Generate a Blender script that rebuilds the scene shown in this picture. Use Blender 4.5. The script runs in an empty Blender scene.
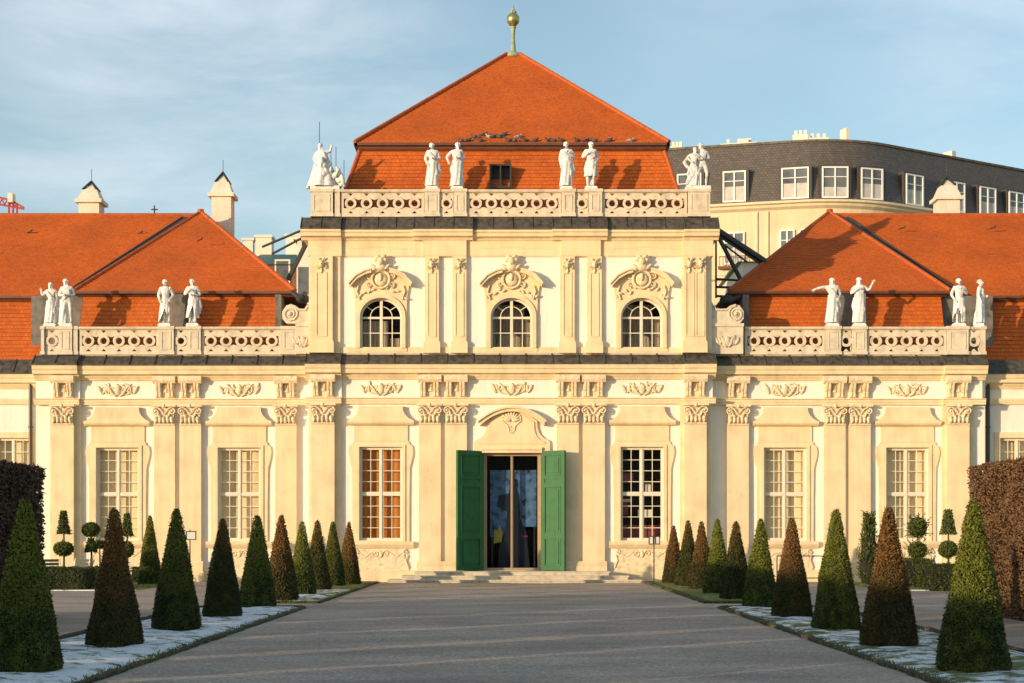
import bpy, math, random
from mathutils import Vector, Matrix, geometry
random.seed(7)
C = bpy.context.scene
COL = C.collection
PI = math.pi
F = 1560.0; CAMD = 60.0; EYE = 1.75; HY = 536.5
def X(px, y=0.0): return (px-512.0)*(CAMD+y)/F
def Z(py, y=0.0): return (HY-py)*(CAMD+y)/F+EYE

# ------------------------------------------------------------------ materials
def newmat(name):
    m = bpy.data.materials.new(name); m.use_nodes = True
    nt = m.node_tree; nt.nodes.clear()
    out = nt.nodes.new('ShaderNodeOutputMaterial'); b = nt.nodes.new('ShaderNodeBsdfPrincipled')
    nt.links.new(b.outputs[0], out.inputs[0])
    return m, nt, b, out
def N(nt, t, **k):
    n = nt.nodes.new(t)
    for a, v in k.items(): setattr(n, a, v)
    return n
def noise(nt, scale, detail=4, vec=None, rough=.55):
    n = N(nt, 'ShaderNodeTexNoise'); n.inputs['Scale'].default_value = scale
    n.inputs['Detail'].default_value = detail; n.inputs['Roughness'].default_value = rough
    if vec is not None: nt.links.new(vec, n.inputs['Vector'])
    return n
def ramp(nt, src, stops):
    r = N(nt, 'ShaderNodeValToRGB'); e = r.color_ramp.elements
    while len(e) < len(stops): e.new(.5)
    for i, (p, c) in enumerate(stops):
        e[i].position = p; e[i].color = (c[0], c[1], c[2], 1) if not isinstance(c, float) else (c, c, c, 1)
    nt.links.new(src, r.inputs[0]); return r
def mixc(nt, a, b, fac, mode='MIX'):
    m = N(nt, 'ShaderNodeMix', data_type='RGBA', blend_type=mode)
    for s, v in ((m.inputs[6], a), (m.inputs[7], b), (m.inputs[0], fac)):
        if hasattr(v, 'type') or hasattr(v, 'is_linked'): nt.links.new(v, s)
        elif isinstance(v, (int, float)): s.default_value = v
        else: s.default_value = (v[0], v[1], v[2], 1)
    return m.outputs[2]
def bump(nt, b, h, strength, dist=.02):
    n = N(nt, 'ShaderNodeBump'); n.inputs['Strength'].default_value = strength
    n.inputs['Distance'].default_value = dist
    nt.links.new(h, n.inputs['Height']); nt.links.new(n.outputs[0], b.inputs['Normal'])
def coords(nt, which='Object', scale=(1, 1, 1)):
    t = N(nt, 'ShaderNodeTexCoord'); mp = N(nt, 'ShaderNodeMapping')
    mp.inputs['Scale'].default_value = scale
    nt.links.new(t.outputs[which], mp.inputs[0]); return mp.outputs[0]
def simple(name, base, rough=.7, var=.12, scale=3.0, bmp=.0, bscale=40, metal=0, streak=0.0):
    m, nt, b, o = newmat(name)
    v = coords(nt)
    n1 = noise(nt, scale, 5, v)
    dark = tuple(c*(1-var*2) for c in base); lite = tuple(min(1, c*(1+var)) for c in base)
    c = ramp(nt, n1.outputs[0], [(.3, dark), (.5, base), (.72, lite)]).outputs[0]
    if streak:
        vs = coords(nt, 'Object', (5, 5, .35))
        n2 = noise(nt, 1.0, 4, vs)
        r = ramp(nt, n2.outputs[0], [(.42, 1.0), (.72, 1.0-streak)])
        c = mixc(nt, c, r.outputs[0], 1.0, 'MULTIPLY')
    nt.links.new(c, b.inputs['Base Color'])
    b.inputs['Roughness'].default_value = rough; b.inputs['Metallic'].default_value = metal
    if bmp:
        n3 = noise(nt, bscale, 4, v); bump(nt, b, n3.outputs[0], bmp)
    return m
M = {}
M['wall'] = simple('white_plaster', (.84, .78, .68), .85, .035, 1.2, .10, 30, streak=.10)
M['trim'] = simple('ochre_plaster', (.79, .625, .385), .85, .07, 1.5, .12, 30, streak=.12)
M['relief'] = simple('relief_plaster', (.77, .62, .41), .85, .16, 9, .2, 50, streak=.1)
M['side'] = simple('side_plaster', (.72, .66, .54), .85, .06, 1.5, .1, 30, streak=.15)
M['stone'] = simple('pale_stone', (.66, .57, .43), .85, .10, 4, .25, 40, streak=.15)
M['step'] = simple('step_stone', (.58, .50, .38), .85, .14, 5, .25, 40)
M['marble'] = simple('white_marble', (.80, .785, .76), .65, .16, 9, .5, 30, streak=.38)
M['lead'] = simple('grey_lead', (.16, .145, .12), .6, .25, 3, .2, 20, streak=.3)
M['coping'] = simple('dark_slate_coping', (.085, .072, .055), .7, .35, 5, .5, 25, streak=.4)
M['darkmetal'] = simple('dark_metal', (.03, .028, .026), .5, .1, 3)
M['gutter'] = simple('brown_gutter', (.13, .045, .02), .5, .15, 3)
M['copper'] = simple('green_copper', (.28, .36, .22), .6, .15, 6)
M['gold'] = simple('aged_gold', (.42, .40, .16), .35, .15, 8, metal=.8)
M['white_paint'] = simple('white_paint', (.72, .65, .52), .5, .04, 4)
M['door_paint'] = simple('beige_door_paint', (.36, .25, .14), .5, .05, 4)
M['green_dark'] = simple('green_paint', (.014, .125, .034), .62, .10, 3, .08, 25, streak=.18)
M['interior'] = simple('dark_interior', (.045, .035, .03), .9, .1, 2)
M['sheer'] = simple('grey_sheer', (.17, .15, .12), .9, .15, 2)
M['pipe'] = simple('dark_pipe', (.05, .045, .04), .45, .1, 3)
M['bark'] = simple('bark', (.10, .07, .045), .9, .2, 14, .4, 60)
M['soil'] = simple('soil_edge', (.055, .045, .025), .95, .3, 9, .6, 40)
M['cwall'] = simple('far_yellow_wall', (.72, .58, .38), .85, .05, .6, streak=.1)
M['cstone'] = simple('far_cornice', (.70, .59, .40), .85, .05, 1)
M['farwhite'] = simple('far_white_wall', (.74, .68, .56), .85, .06, 1)
M['fargreen'] = simple('far_green_roof', (.04, .13, .11), .6, .15, 1)
M['farbrown'] = simple('far_brick', (.17, .075, .05), .8, .2, 1.5)
M['red'] = simple('red_paint', (.45, .06, .05), .5, .1, 2)
M['sign'] = simple('pale_sign_panel', (.66, .64, .58), .4, .04, 5)
M['pigeon'] = simple('pigeon_grey', (.09, .085, .09), .7, .4, 9)
M['pigeon_light'] = simple('pigeon_pale', (.45, .43, .42), .7, .3, 9)
M['bench'] = simple('bench_dark_slats', (.05, .07, .05), .6, .2, 5)
M['reflection_dark'] = simple('reflection_dark', (.008, .008, .014), .6, .2, 3)
M['reflection_yellow'] = simple('reflection_yellow', (.62, .42, .03), .6, .1, 6)
M['panel_reflection_red'] = simple('panel_reflection_red', (.22, .05, .05), .6, .1, 6)

def blind_mat(name, base, fold):
    m, nt, b, o = newmat(name)
    v = coords(nt, 'Object', (1, 1, 1))
    w = N(nt, 'ShaderNodeTexWave'); w.inputs['Scale'].default_value = fold; w.inputs['Distortion'].default_value = 1.5
    w.inputs['Detail'].default_value = 2
    nt.links.new(v, w.inputs[0])
    c = ramp(nt, w.outputs[0], [(.1, tuple(x*.75 for x in base)), (.7, base)]).outputs[0]
    nt.links.new(c, b.inputs['Base Color']); b.inputs['Roughness'].default_value = .9
    bump(nt, b, w.outputs[0], .5, .05)
    return m
M['blind'] = blind_mat('cream_blind', (.80, .66, .42), .35)
M['drape'] = blind_mat('orange_brown_drape', (.50, .19, .035), 1.3)
M['sheer'] = blind_mat('grey_sheer_curtain', (.30, .26, .20), 2.4)

def glass_mat(name, tint, rough=.02, spec=.12):
    m = bpy.data.materials.new(name); m.use_nodes = True; nt = m.node_tree; nt.nodes.clear()
    o = N(nt, 'ShaderNodeOutputMaterial'); t = N(nt, 'ShaderNodeBsdfTransparent'); g = N(nt, 'ShaderNodeBsdfGlossy')
    t.inputs[0].default_value = (*tint, 1); g.inputs['Roughness'].default_value = rough
    g.inputs[0].default_value = (.9, .92, .95, 1)
    l = N(nt, 'ShaderNodeLayerWeight'); l.inputs[0].default_value = .12
    mr = N(nt, 'ShaderNodeMapRange'); mr.inputs[3].default_value = spec; mr.inputs[4].default_value = .6
    nt.links.new(l.outputs['Fresnel'], mr.inputs[0])
    n = noise(nt, .9, 2, coords(nt)); bp = N(nt, 'ShaderNodeBump'); bp.inputs['Strength'].default_value = .25
    bp.inputs['Distance'].default_value = .02
    nt.links.new(n.outputs[0], bp.inputs['Height']); nt.links.new(bp.outputs[0], g.inputs['Normal'])
    mx = N(nt, 'ShaderNodeMixShader'); nt.links.new(mr.outputs[0], mx.inputs[0])
    nt.links.new(t.outputs[0], mx.inputs[1]); nt.links.new(g.outputs[0], mx.inputs[2]); nt.links.new(mx.outputs[0], o.inputs[0])
    return m
M['glass'] = glass_mat('window_glass', (.98, .98, .97), .03, .0)
M['doorglass'] = glass_mat('door_glass', (.80, .85, .92), .02, .0)

def tile_mat():
    m, nt, b, o = newmat('clay_roof_tiles')
    t = N(nt, 'ShaderNodeTexCoord')
    br = N(nt, 'ShaderNodeTexBrick'); br.offset = .5
    br.inputs['Color1'].default_value = (.60, .135, .009, 1); br.inputs['Color2'].default_value = (.50, .100, .008, 1)
    br.inputs['Mortar'].default_value = (.32, .065, .008, 1); br.inputs['Scale'].default_value = 1
    br.inputs['Mortar Size'].default_value = .006; br.inputs['Brick Width'].default_value = .15; br.inputs['Row Height'].default_value = .17
    br.inputs['Bias'].default_value = 0.0
    nt.links.new(t.outputs['UV'], br.inputs[0])
    n1 = noise(nt, .5, 5, t.outputs['Object']); r = ramp(nt, n1.outputs[0], [(.35, (.84, .83, .83)), (.65, (1.05, 1.05, 1.05))])
    c = mixc(nt, br.outputs[0], r.outputs[0], 1.0, 'MULTIPLY')
    n2 = noise(nt, 9, 3, t.outputs['Object']); r2 = ramp(nt, n2.outputs[0], [(.33, (.62, .6, .6)), (.45, (1, 1, 1))])
    c = mixc(nt, c, r2.outputs[0], .7, 'MULTIPLY')
    nt.links.new(c, b.inputs['Base Color']); b.inputs['Roughness'].default_value = .8
    bump(nt, b, br.outputs['Fac'], -.4, .01)
    return m
M['tile'] = tile_mat()
M['ridge'] = simple('ridge_tile', (.42, .09, .016), .75, .15, 5, .2, 20)

def slate_far():
    m, nt, b, o = newmat('far_slate_shingles')
    t = N(nt, 'ShaderNodeTexCoord'); br = N(nt, 'ShaderNodeTexBrick')
    br.inputs['Color1'].default_value = (.085, .075, .065, 1); br.inputs['Color2'].default_value = (.13, .11, .095, 1)
    br.inputs['Mortar'].default_value = (.06, .052, .045, 1); br.inputs['Scale'].default_value = 1
    br.inputs['Mortar Size'].default_value = .02; br.inputs['Brick Width'].default_value = .24; br.inputs['Row Height'].default_value = .17
    nt.links.new(t.outputs['UV'], br.inputs[0])
    nt.links.new(br.outputs[0], b.inputs['Base Color']); b.inputs['Roughness'].default_value = .55
    return m
M['slate'] = slate_far()

def leaf_mat(name, low, high, tip=None, split=(.5, 1.6), spot=.6):
    """foliage browner up the plant (frost-browned tips); yew low colours also paint base shade"""
    m, nt, b, o = newmat(name)
    t = N(nt, 'ShaderNodeTexCoord'); oi = N(nt, 'ShaderNodeObjectInfo')
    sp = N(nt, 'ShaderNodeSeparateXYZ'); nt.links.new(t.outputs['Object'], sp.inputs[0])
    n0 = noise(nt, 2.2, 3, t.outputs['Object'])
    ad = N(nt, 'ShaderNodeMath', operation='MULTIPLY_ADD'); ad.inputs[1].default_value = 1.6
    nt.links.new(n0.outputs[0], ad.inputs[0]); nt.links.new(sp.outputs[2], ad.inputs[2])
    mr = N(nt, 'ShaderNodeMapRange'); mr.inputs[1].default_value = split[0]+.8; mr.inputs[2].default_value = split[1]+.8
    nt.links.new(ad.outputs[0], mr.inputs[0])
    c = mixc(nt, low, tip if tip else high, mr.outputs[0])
    n1 = noise(nt, 24, 2, t.outputs['Object']); r = ramp(nt, n1.outputs[0], [(.36, (.35, .35, .35)), (.62, (1.45, 1.45, 1.2))])
    c = mixc(nt, c, r.outputs[0], 1.0, 'MULTIPLY')
    n2 = noise(nt, 5, 3, t.outputs['Object']); r2 = ramp(nt, n2.outputs[0], [(.4, (0, 0, 0)), (.65, (1, 1, 1))])
    f = N(nt, 'ShaderNodeMath', operation='MULTIPLY'); f.inputs[1].default_value = spot; nt.links.new(r2.outputs[0], f.inputs[0])
    c = mixc(nt, c, high, f.outputs[0])
    hs = N(nt, 'ShaderNodeHueSaturation'); mv = N(nt, 'ShaderNodeMapRange'); mv.inputs[3].default_value = .8; mv.inputs[4].default_value = 1.2
    nt.links.new(oi.outputs['Random'], mv.inputs[0]); nt.links.new(mv.outputs[0], hs.inputs['Value']); nt.links.new(c, hs.inputs['Color'])
    nt.links.new(hs.outputs[0], b.inputs['Base Color']); b.inputs['Roughness'].default_value = .6
    b.inputs['Specular IOR Level'].default_value = .25
    return m
M['yew_green'] = leaf_mat('yew_green', (.026, .042, .010), (.135, .145, .02))  # yew low tones darkened, upper tones lifted: shade and sun painted up the cone
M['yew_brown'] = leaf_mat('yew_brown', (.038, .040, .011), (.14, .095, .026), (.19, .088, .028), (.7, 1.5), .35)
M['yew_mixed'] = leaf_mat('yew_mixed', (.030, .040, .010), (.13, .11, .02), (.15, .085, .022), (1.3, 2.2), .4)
M['box_leaf'] = leaf_mat('box_leaf', (.045, .065, .014), (.08, .10, .02))
M['core'] = simple('foliage_core', (.018, .018, .008), .95, .3, 6)
M['beech'] = leaf_mat('dry_beech', (.125, .066, .034), (.22, .125, .065), (.15, .078, .038), (.5, 2.6), .5)
M['beech_shaded'] = leaf_mat('shaded_beech', (.05, .032, .022), (.10, .058, .035), (.075, .045, .03), (.5, 2.6), .4)  # same beech, darkened to paint in the left hedge's shaded side

def gravel():
    m, nt, b, o = newmat('gravel')
    v = coords(nt)
    n1 = noise(nt, 22, 6, v, .85); n2 = noise(nt, 1, 5, coords(nt, 'Object', (.3, .8, 1)), .6)
    c = ramp(nt, n1.outputs[0], [(.32, (.12, .09, .07)), (.5, (.38, .30, .24)), (.66, (.74, .60, .47))]).outputs[0]
    r = ramp(nt, n2.outputs[0], [(.3, (.74, .73, .73)), (.5, (1, 1, 1)), (.7, (1.28, 1.22, 1.16))])
    c = mixc(nt, c, r.outputs[0], .9, 'MULTIPLY')
    n3 = noise(nt, .35, 3, v); r3 = ramp(nt, n3.outputs[0], [(.35, (.8, .8, .8)), (.7, (1.15, 1.15, 1.15))])
    c = mixc(nt, c, r3.outputs[0], .8, 'MULTIPLY')
    nt.links.new(c, b.inputs['Base Color']); b.inputs['Roughness'].default_value = .9
    ad = N(nt, 'ShaderNodeMath', operation='MULTIPLY_ADD'); ad.inputs[1].default_value = 2.5
    nt.links.new(n2.outputs[0], ad.inputs[0]); nt.links.new(n1.outputs[0], ad.inputs[2])
    bump(nt, b, n1.outputs[0], .55, .02)
    return m
M['gravel'] = gravel()
def snowgrass(name, lo, hi):
    m, nt, b, o = newmat(name)
    v = coords(nt, 'Object', (.8, 1.5, 1))
    n1 = noise(nt, 2.2, 6, v, .65)
    f = ramp(nt, n1.outputs[0], [(lo, 0.0), (hi, 1.0)])
    n2 = noise(nt, 30, 4, v)
    g = ramp(nt, n2.outputs[0], [(.3, (.05, .07, .012)), (.55, (.15, .17, .025)), (.75, (.26, .25, .05))]).outputs[0]
    s = ramp(nt, n2.outputs[0], [(.32, (.60, .64, .66)), (.55, (.88, .89, .90))]).outputs[0]
    c = mixc(nt, g, s, f.outputs[0])
    nt.links.new(c, b.inputs['Base Color']); b.inputs['Roughness'].default_value = .8
    ad = N(nt, 'ShaderNodeMath', operation='ADD'); nt.links.new(n2.outputs[0], ad.inputs[0]); nt.links.new(f.outputs[0], ad.inputs[1])
    bump(nt, b, ad.outputs[0], .8, .04)
    return m
M['snow'] = snowgrass('frosted_lawn', .38, .47)
M['snow_some'] = snowgrass('half_frosted_lawn', .46, .53)
M['grass'] = snowgrass('winter_lawn', .60, .78)
M['blade'] = simple('grass_blade', (.12, .15, .03), .7, .3, 3)

# ------------------------------------------------------------------ mesh builder
class MB:
    def __init__(s): s.v = []; s.f = []; s.uv = []; s.mi = []; s.cm = 0; s.sm = []; s.smooth = False
    def face(s, pts, uv=None):
        i = len(s.v); s.v += [tuple(p) for p in pts]; s.f.append(tuple(range(i, i+len(pts))))
        s.uv.append(uv); s.mi.append(s.cm); s.sm.append(s.smooth)
    def mesh(s, vs, fs):
        i = len(s.v); s.v += [tuple(p) for p in vs]
        for f in fs: s.f.append(tuple(a+i for a in f)); s.uv.append(None); s.mi.append(s.cm); s.sm.append(s.smooth)
    def box(s, x0, x1, y0, y1, z0, z1):
        if x0 > x1: x0, x1 = x1, x0
        if y0 > y1: y0, y1 = y1, y0
        if z0 > z1: z0, z1 = z1, z0
        s.mesh([(x0,y0,z0),(x1,y0,z0),(x1,y1,z0),(x0,y1,z0),(x0,y0,z1),(x1,y0,z1),(x1,y1,z1),(x0,y1,z1)],
               [(0,3,2,1),(4,5,6,7),(0,1,5,4),(1,2,6,5),(2,3,7,6),(3,0,4,7)])
    def prism(s, loops, y0, y1):
        """loops: outline + holes as (x,z); solid between y0 (front) and y1"""
        L = [[Vector((p[0], p[1], 0)) for p in l] for l in loops]
        tris = geometry.tessellate_polygon(L); flat = [p for l in L for p in l]; n = len(flat)
        vs = [(p[0], y0, p[1]) for p in flat]+[(p[0], y1, p[1]) for p in flat]; fs = []
        for t in tris:
            a, b_, c = (flat[i] for i in t)
            cr = (b_-a).cross(c-a).z
            t = tuple(t) if cr > 0 else tuple(reversed(t))   # front faces -y
            fs.append(t); fs.append(tuple(i+n for i in reversed(t)))
        k = 0
        for li, l in enumerate(L):
            m = len(l); area = sum(l[i].x*l[(i+1) % m].y-l[(i+1) % m].x*l[i].y for i in range(m))
            for i in range(m):
                a, b_ = k+i, k+(i+1) % m
                q = (a, a+n, b_+n, b_)
                if (area > 0) == (li == 0): q = q
                else: q = tuple(reversed(q))
                fs.append(q if li == 0 else q)
            k += m
        s.mesh(vs, fs)
    def mould(s, prof, x0, x1):
        """profile polygon of (y,z) extruded along x"""
        n = len(prof)
        area = sum(prof[i][0]*prof[(i+1) % n][1]-prof[(i+1) % n][0]*prof[i][1] for i in range(n))
        if area < 0: prof = prof[::-1]
        vs = [(x0, p[0], p[1]) for p in prof]+[(x1, p[0], p[1]) for p in prof]
        fs = [(i, i+n, (i+1) % n+n, (i+1) % n)[::-1] for i in range(n)]
        t = geometry.tessellate_polygon([[Vector((p[0], p[1], 0)) for p in prof]])
        for a in t: fs.append(tuple(a)); fs.append(tuple(i+n for i in reversed(a)))
        s.mesh(vs, fs)
    def lathe(s, prof, c, seg=16, sx=1, sy=1, fold=0, nf=7, ph=0):
        vs = []; fs = []
        for r, z in prof:
            for i in range(seg):
                a = 2*PI*i/seg; rr = r*(1+fold*math.sin(nf*a+ph+z*2))
                vs.append((c[0]+rr*math.cos(a)*sx, c[1]+rr*math.sin(a)*sy, c[2]+z))
        n = len(prof)
        for j in range(n-1):
            for i in range(seg):
                k = (i+1) % seg; fs.append((j*seg+i, j*seg+k, (j+1)*seg+k, (j+1)*seg+i))
        fs.append(tuple(range(seg))[::-1]); fs.append(tuple((n-1)*seg+i for i in range(seg)))
        s.mesh(vs, fs)
    def tube(s, pts, r, seg=6):
        pts = [Vector(p) for p in pts]; n = len(pts)
        rs = r if isinstance(r, (list, tuple)) else [r]*n
        vs = []; fs = []; up = Vector((0, 1, 0))
        for i, p in enumerate(pts):
            d = (pts[min(i+1, n-1)]-pts[max(i-1, 0)]).normalized()
            if abs(d.dot(up)) > .95: u = d.cross(Vector((1, 0, 0))).normalized()
            else: u = d.cross(up).normalized()
            w = d.cross(u)
            for k in range(seg):
                a = 2*PI*k/seg; q = p+(u*math.cos(a)+w*math.sin(a))*rs[i]; vs.append(q)
        for i in range(n-1):
            for k in range(seg):
                l = (k+1) % seg; fs.append((i*seg+k, i*seg+l, (i+1)*seg+l, (i+1)*seg+k))
        fs.append(tuple(range(seg))[::-1]); fs.append(tuple((n-1)*seg+i for i in range(seg)))
        s.mesh(vs, fs)
    def ell(s, c, r, rot=0.0, seg=10, rings=6, axis='Y'):
        """ellipsoid, rotated about axis"""
        R = Matrix.Rotation(rot, 3, axis); vs = []; fs = []; c = Vector(c)
        for j in range(rings+1):
            t = PI*j/rings
            for i in range(seg):
                a = 2*PI*i/seg
                vs.append(c+R @ Vector((r[0]*math.sin(t)*math.cos(a), r[1]*math.sin(t)*math.sin(a), r[2]*math.cos(t))))
        for j in range(rings):
            for i in range(seg):
                k = (i+1) % seg; fs.append((j*seg+i, (j+1)*seg+i, (j+1)*seg+k, j*seg+k))
        o = s.smooth; s.smooth = True; s.mesh(vs, fs); s.smooth = o
    def build(s, name, mats, parent=None, loc=None):
        me = bpy.data.meshes.new(name); me.from_pydata(s.v, [], s.f)
        if any(u is not None for u in s.uv):
            ul = me.uv_layers.new(name='UVMap'); k = 0
            for f, u in zip(s.f, s.uv):
                for i in range(len(f)):
                    if u is not None: ul.data[k].uv = u[i]
                    k += 1
        if not isinstance(mats, (list, tuple)): mats = [mats]
        for m in mats: me.materials.append(m)
        me.polygons.foreach_set('material_index', s.mi); me.polygons.foreach_set('use_smooth', s.sm)
        me.validate(); me.update()
        o = bpy.data.objects.new(name, me); COL.objects.link(o)
        if parent: o.parent = parent
        if loc: o.location = loc
        return o
def tag(o, label=None, cat=None, group=None, kind=None):
    if label: o['label'] = label
    if cat: o['category'] = cat
    if group: o['group'] = group
    if kind: o['kind'] = kind
    return o
def empty(name, loc, label, cat, group=None):
    o = bpy.data.objects.new(name, None); COL.objects.link(o); o.location = loc
    return tag(o, label, cat, group)
def copy_tree(o, parent=None):
    c = o.copy(); COL.objects.link(c); c.parent = parent
    for ch in list(o.children): copy_tree(ch, c)
    return c
def arcpts(cx, cz, r, a0, a1, n, rz=None):
    rz = rz or r
    return [(cx+r*math.cos(math.radians(a0+(a1-a0)*i/n)), cz+rz*math.sin(math.radians(a0+(a1-a0)*i/n))) for i in range(n+1)]
def circ(cx, cz, r, n=14, rz=None): return arcpts(cx, cz, r, 0, 360, n, rz)[:-1]
def split_mb(mb, gap=.04):
    n = len(mb.v); par = list(range(n))
    def fd(a):
        while par[a] != a: par[a] = par[par[a]]; a = par[a]
        return a
    for f in mb.f:
        for k in f[1:]: par[fd(k)] = fd(f[0])
    comp = {}
    for i, f in enumerate(mb.f): comp.setdefault(fd(f[0]), []).append(i)
    items = []
    for fs in comp.values():
        vs = [mb.v[k] for i in fs for k in mb.f[i]]
        items.append(([min(v[a] for v in vs) for a in range(3)], [max(v[a] for v in vs) for a in range(3)], fs))
    ch = True
    while ch:
        ch = False; out = []
        for lo, hi, fs in items:
            for o in out:
                if all(lo[a] <= o[1][a]+gap and hi[a] >= o[0][a]-gap for a in range(3)):
                    for a in range(3): o[0][a] = min(o[0][a], lo[a]); o[1][a] = max(o[1][a], hi[a])
                    o[2].extend(fs); ch = True; break
            else: out.append((list(lo), list(hi), list(fs)))
        items = out
    res = []
    for lo, hi, fs in items:
        q_ = MB(); m = {}
        for i in fs:
            f = []
            for k in mb.f[i]:
                if k not in m: m[k] = len(q_.v); q_.v.append(mb.v[k])
                f.append(m[k])
            q_.f.append(tuple(f)); q_.uv.append(mb.uv[i]); q_.mi.append(mb.mi[i]); q_.sm.append(mb.sm[i])
        res.append(q_)
    return res
def rect(x0, x1, z0, z1): return [(x0, z0), (x1, z0), (x1, z1), (x0, z1)]

# ------------------------------------------------------------------ ornaments
def spiral(mb, cx, cz, y, r, turns, a0, cw, t):
    pts = []; n = int(turns*10)
    for i in range(n+1):
        u = i/n; a = a0+cw*u*turns*2*PI; rr = r*(1-u*.85)
        pts.append((cx+rr*math.cos(a), y, cz+rr*math.sin(a)))
    mb.tube(pts, [t*(1-.4*i/n) for i in range(n+1)], 5)
def leaf(mb, x, z, y, ang, ln, w, d=.05):
    mb.ell((x+math.cos(ang)*ln/2, y, z+math.sin(ang)*ln/2), (ln/2, d, w/2), -ang, 8, 5)
def capital(mb, cx, y, zb, w, h):
    mb.prism([[(cx-w/2-.06, zb+h-.09), (cx+w/2+.06, zb+h-.09), (cx+w/2+.06, zb+h), (cx-w/2-.06, zb+h)]], y-.17, y+.02)
    mb.box(cx-w/2+.03, cx+w/2-.03, y-.04, y+.02, zb, zb+h-.09)
    mb.box(cx-w/2, cx+w/2, y-.07, y+.02, zb, zb+.05)
    for sx in (-1, 1):
        spiral(mb, cx+sx*(w/2-.09), zb+h*.66, y-.11, .13, 1.5, PI/2, sx*-1, .035)
        mb.ell((cx+sx*(w/2-.09), y-.11, zb+h*.66), (.04, .07, .04), 0, 8, 4)
        mb.tube([(cx, y-.09, zb+h*.5), (cx+sx*w*.18, y-.11, zb+h*.78), (cx+sx*w*.36, y-.11, zb+h*.86)], [.02, .03, .035], 5)
    mb.ell((cx, y-.14, zb+h-.06), (.08, .07, .09), 0, 8, 5)
    for i, f in enumerate((-.40, -.2, 0, .2, .40)):
        hh = .30 if i % 2 == 0 else .36
        leaf(mb, cx+f*w, zb+.04, y-.09, PI/2+f*.5, h*hh*1.3, .14, .08)
        mb.ell((cx+f*w-f*.03, y-.14, zb+h*hh*1.1), (.055, .05, .045), 0, 7, 4)
    for f in (-.27, .27):
        leaf(mb, cx+f*w*.8, zb+h*.38, y-.09, PI/2-f, h*.36, .09, .05)
def acanthus(mb, cx, cz, y, w, h, rnd):
    for sx in (-1, 1):
        k = rnd.uniform(.85, 1.1)
        spiral(mb, cx+sx*w*.2, cz, y, h*.42*k, 1.6, PI*(.5+rnd.random()*.4), -sx, .036)
        spiral(mb, cx+sx*w*.38, cz+h*.05, y, h*.26, 1.3, 0, sx, .022)
        for i in range(5):
            a = rnd.uniform(-.5, 1.3)*sx+(PI/2)
            leaf(mb, cx+sx*w*(.06+.085*i), cz-h*.28+rnd.uniform(-.03, .1)*h, y, a if sx > 0 else a, h*rnd.uniform(.5, .8), .10, .045)
    mb.ell((cx, y-.02, cz), (.13, .07, .20), 0, 10, 7)
    for sx in (-1, 1):
        mb.tube([(cx+sx*w*.05, y, cz-h*.4), (cx+sx*w*.14, y-.03, cz-h*.25), (cx+sx*w*.22, y-.03, cz+h*.1), (cx+sx*w*.34, y, cz+h*.42)], [.05, .06, .05, .02], 6)
        leaf(mb, cx+sx*w*.40, cz-h*.3, y, PI/2-sx*.5, h*.7, .12, .05)
    leaf(mb, cx, cz-h*.42, y, PI/2, h*.85, .12, .06)
    leaf(mb, cx, cz-h*.2, y, PI/2+.8, h*.5, .07, .05); leaf(mb, cx, cz-h*.2, y, PI/2-.8, h*.5, .07, .05)
def mask_head(mb, cx, cz, y, s=1.0):
    mb.ell((cx, y-.05*s, cz), (.11*s, .12*s, .15*s), 0, 10, 7)
    mb.ell((cx, y-.18*s, cz-.01*s), (.02*s, .03*s, .045*s), 0, 6, 4)
    mb.ell((cx, y-.14*s, cz-.08*s), (.045*s, .025*s, .015*s), 0, 6, 4)
    for sx in (-1, 1):
        mb.ell((cx+sx*.045*s, y-.155*s, cz+.04*s), (.025*s, .015*s, .015*s), 0, 6, 4)
        spiral(mb, cx+sx*.14*s, cz-.12*s, y-.03*s, .08*s, 1.2, PI/2, -sx, .025*s)
        leaf(mb, cx+sx*.02*s, cz+.12*s, y-.05, PI/2-sx*.7, .2*s, .07*s, .04)
        leaf(mb, cx+sx*.07*s, cz+.03*s, y-.03, PI/2-sx*1.2, .16*s, .06*s, .04)
    leaf(mb, cx, cz-.13*s, y, -PI/2, .24*s, .10*s, .05)

# ================================================================== THE PALACE
P = empty('palace', (0, 0, 0), 'cream baroque palace with orange tiled roofs, central raised pavilion and green door shutters', 'palace')
SPLIT = {'cornice', 'architrave', 'slate_coping', 'frieze_block', 'string_course', 'plinth', 'frieze_console', 'gutter_deck', 'lead_cheek', 'roof_hook', 'eaves', 'frieze'}
def part(mb, name, m, parent=None):
    if name in SPLIT:
        for q_ in split_mb(mb, .04 if name != 'frieze_console' else -.01): o = q_.build(name, m, parent or P)
        return o
    return mb.build(name, m, parent or P)
YW = .5           # plane of the side walls
YO = 1.2          # plane of the outer wings
ZC = {'arch0': Z(404), 'arch1': Z(398), 'frz1': Z(379), 'cor1': Z(365.5), 'bal0': Z(353.5), 'bal1': Z(325.5)}
cenL, cenR = -7.78, 7.68
sideL, sideR = X(36, YW), X(985, YW)

lowwin = [(118, YW), (239.5, YW), (381, 0), (642, 0), (785, YW), (907, YW)]
ZW0, ZW1 = Z(540.5), Z(447)       # glass opening
def win_rect(c, y):
    cx = X(c, y); return (cx-.83, cx+.83, ZW0, ZW1)
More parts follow.
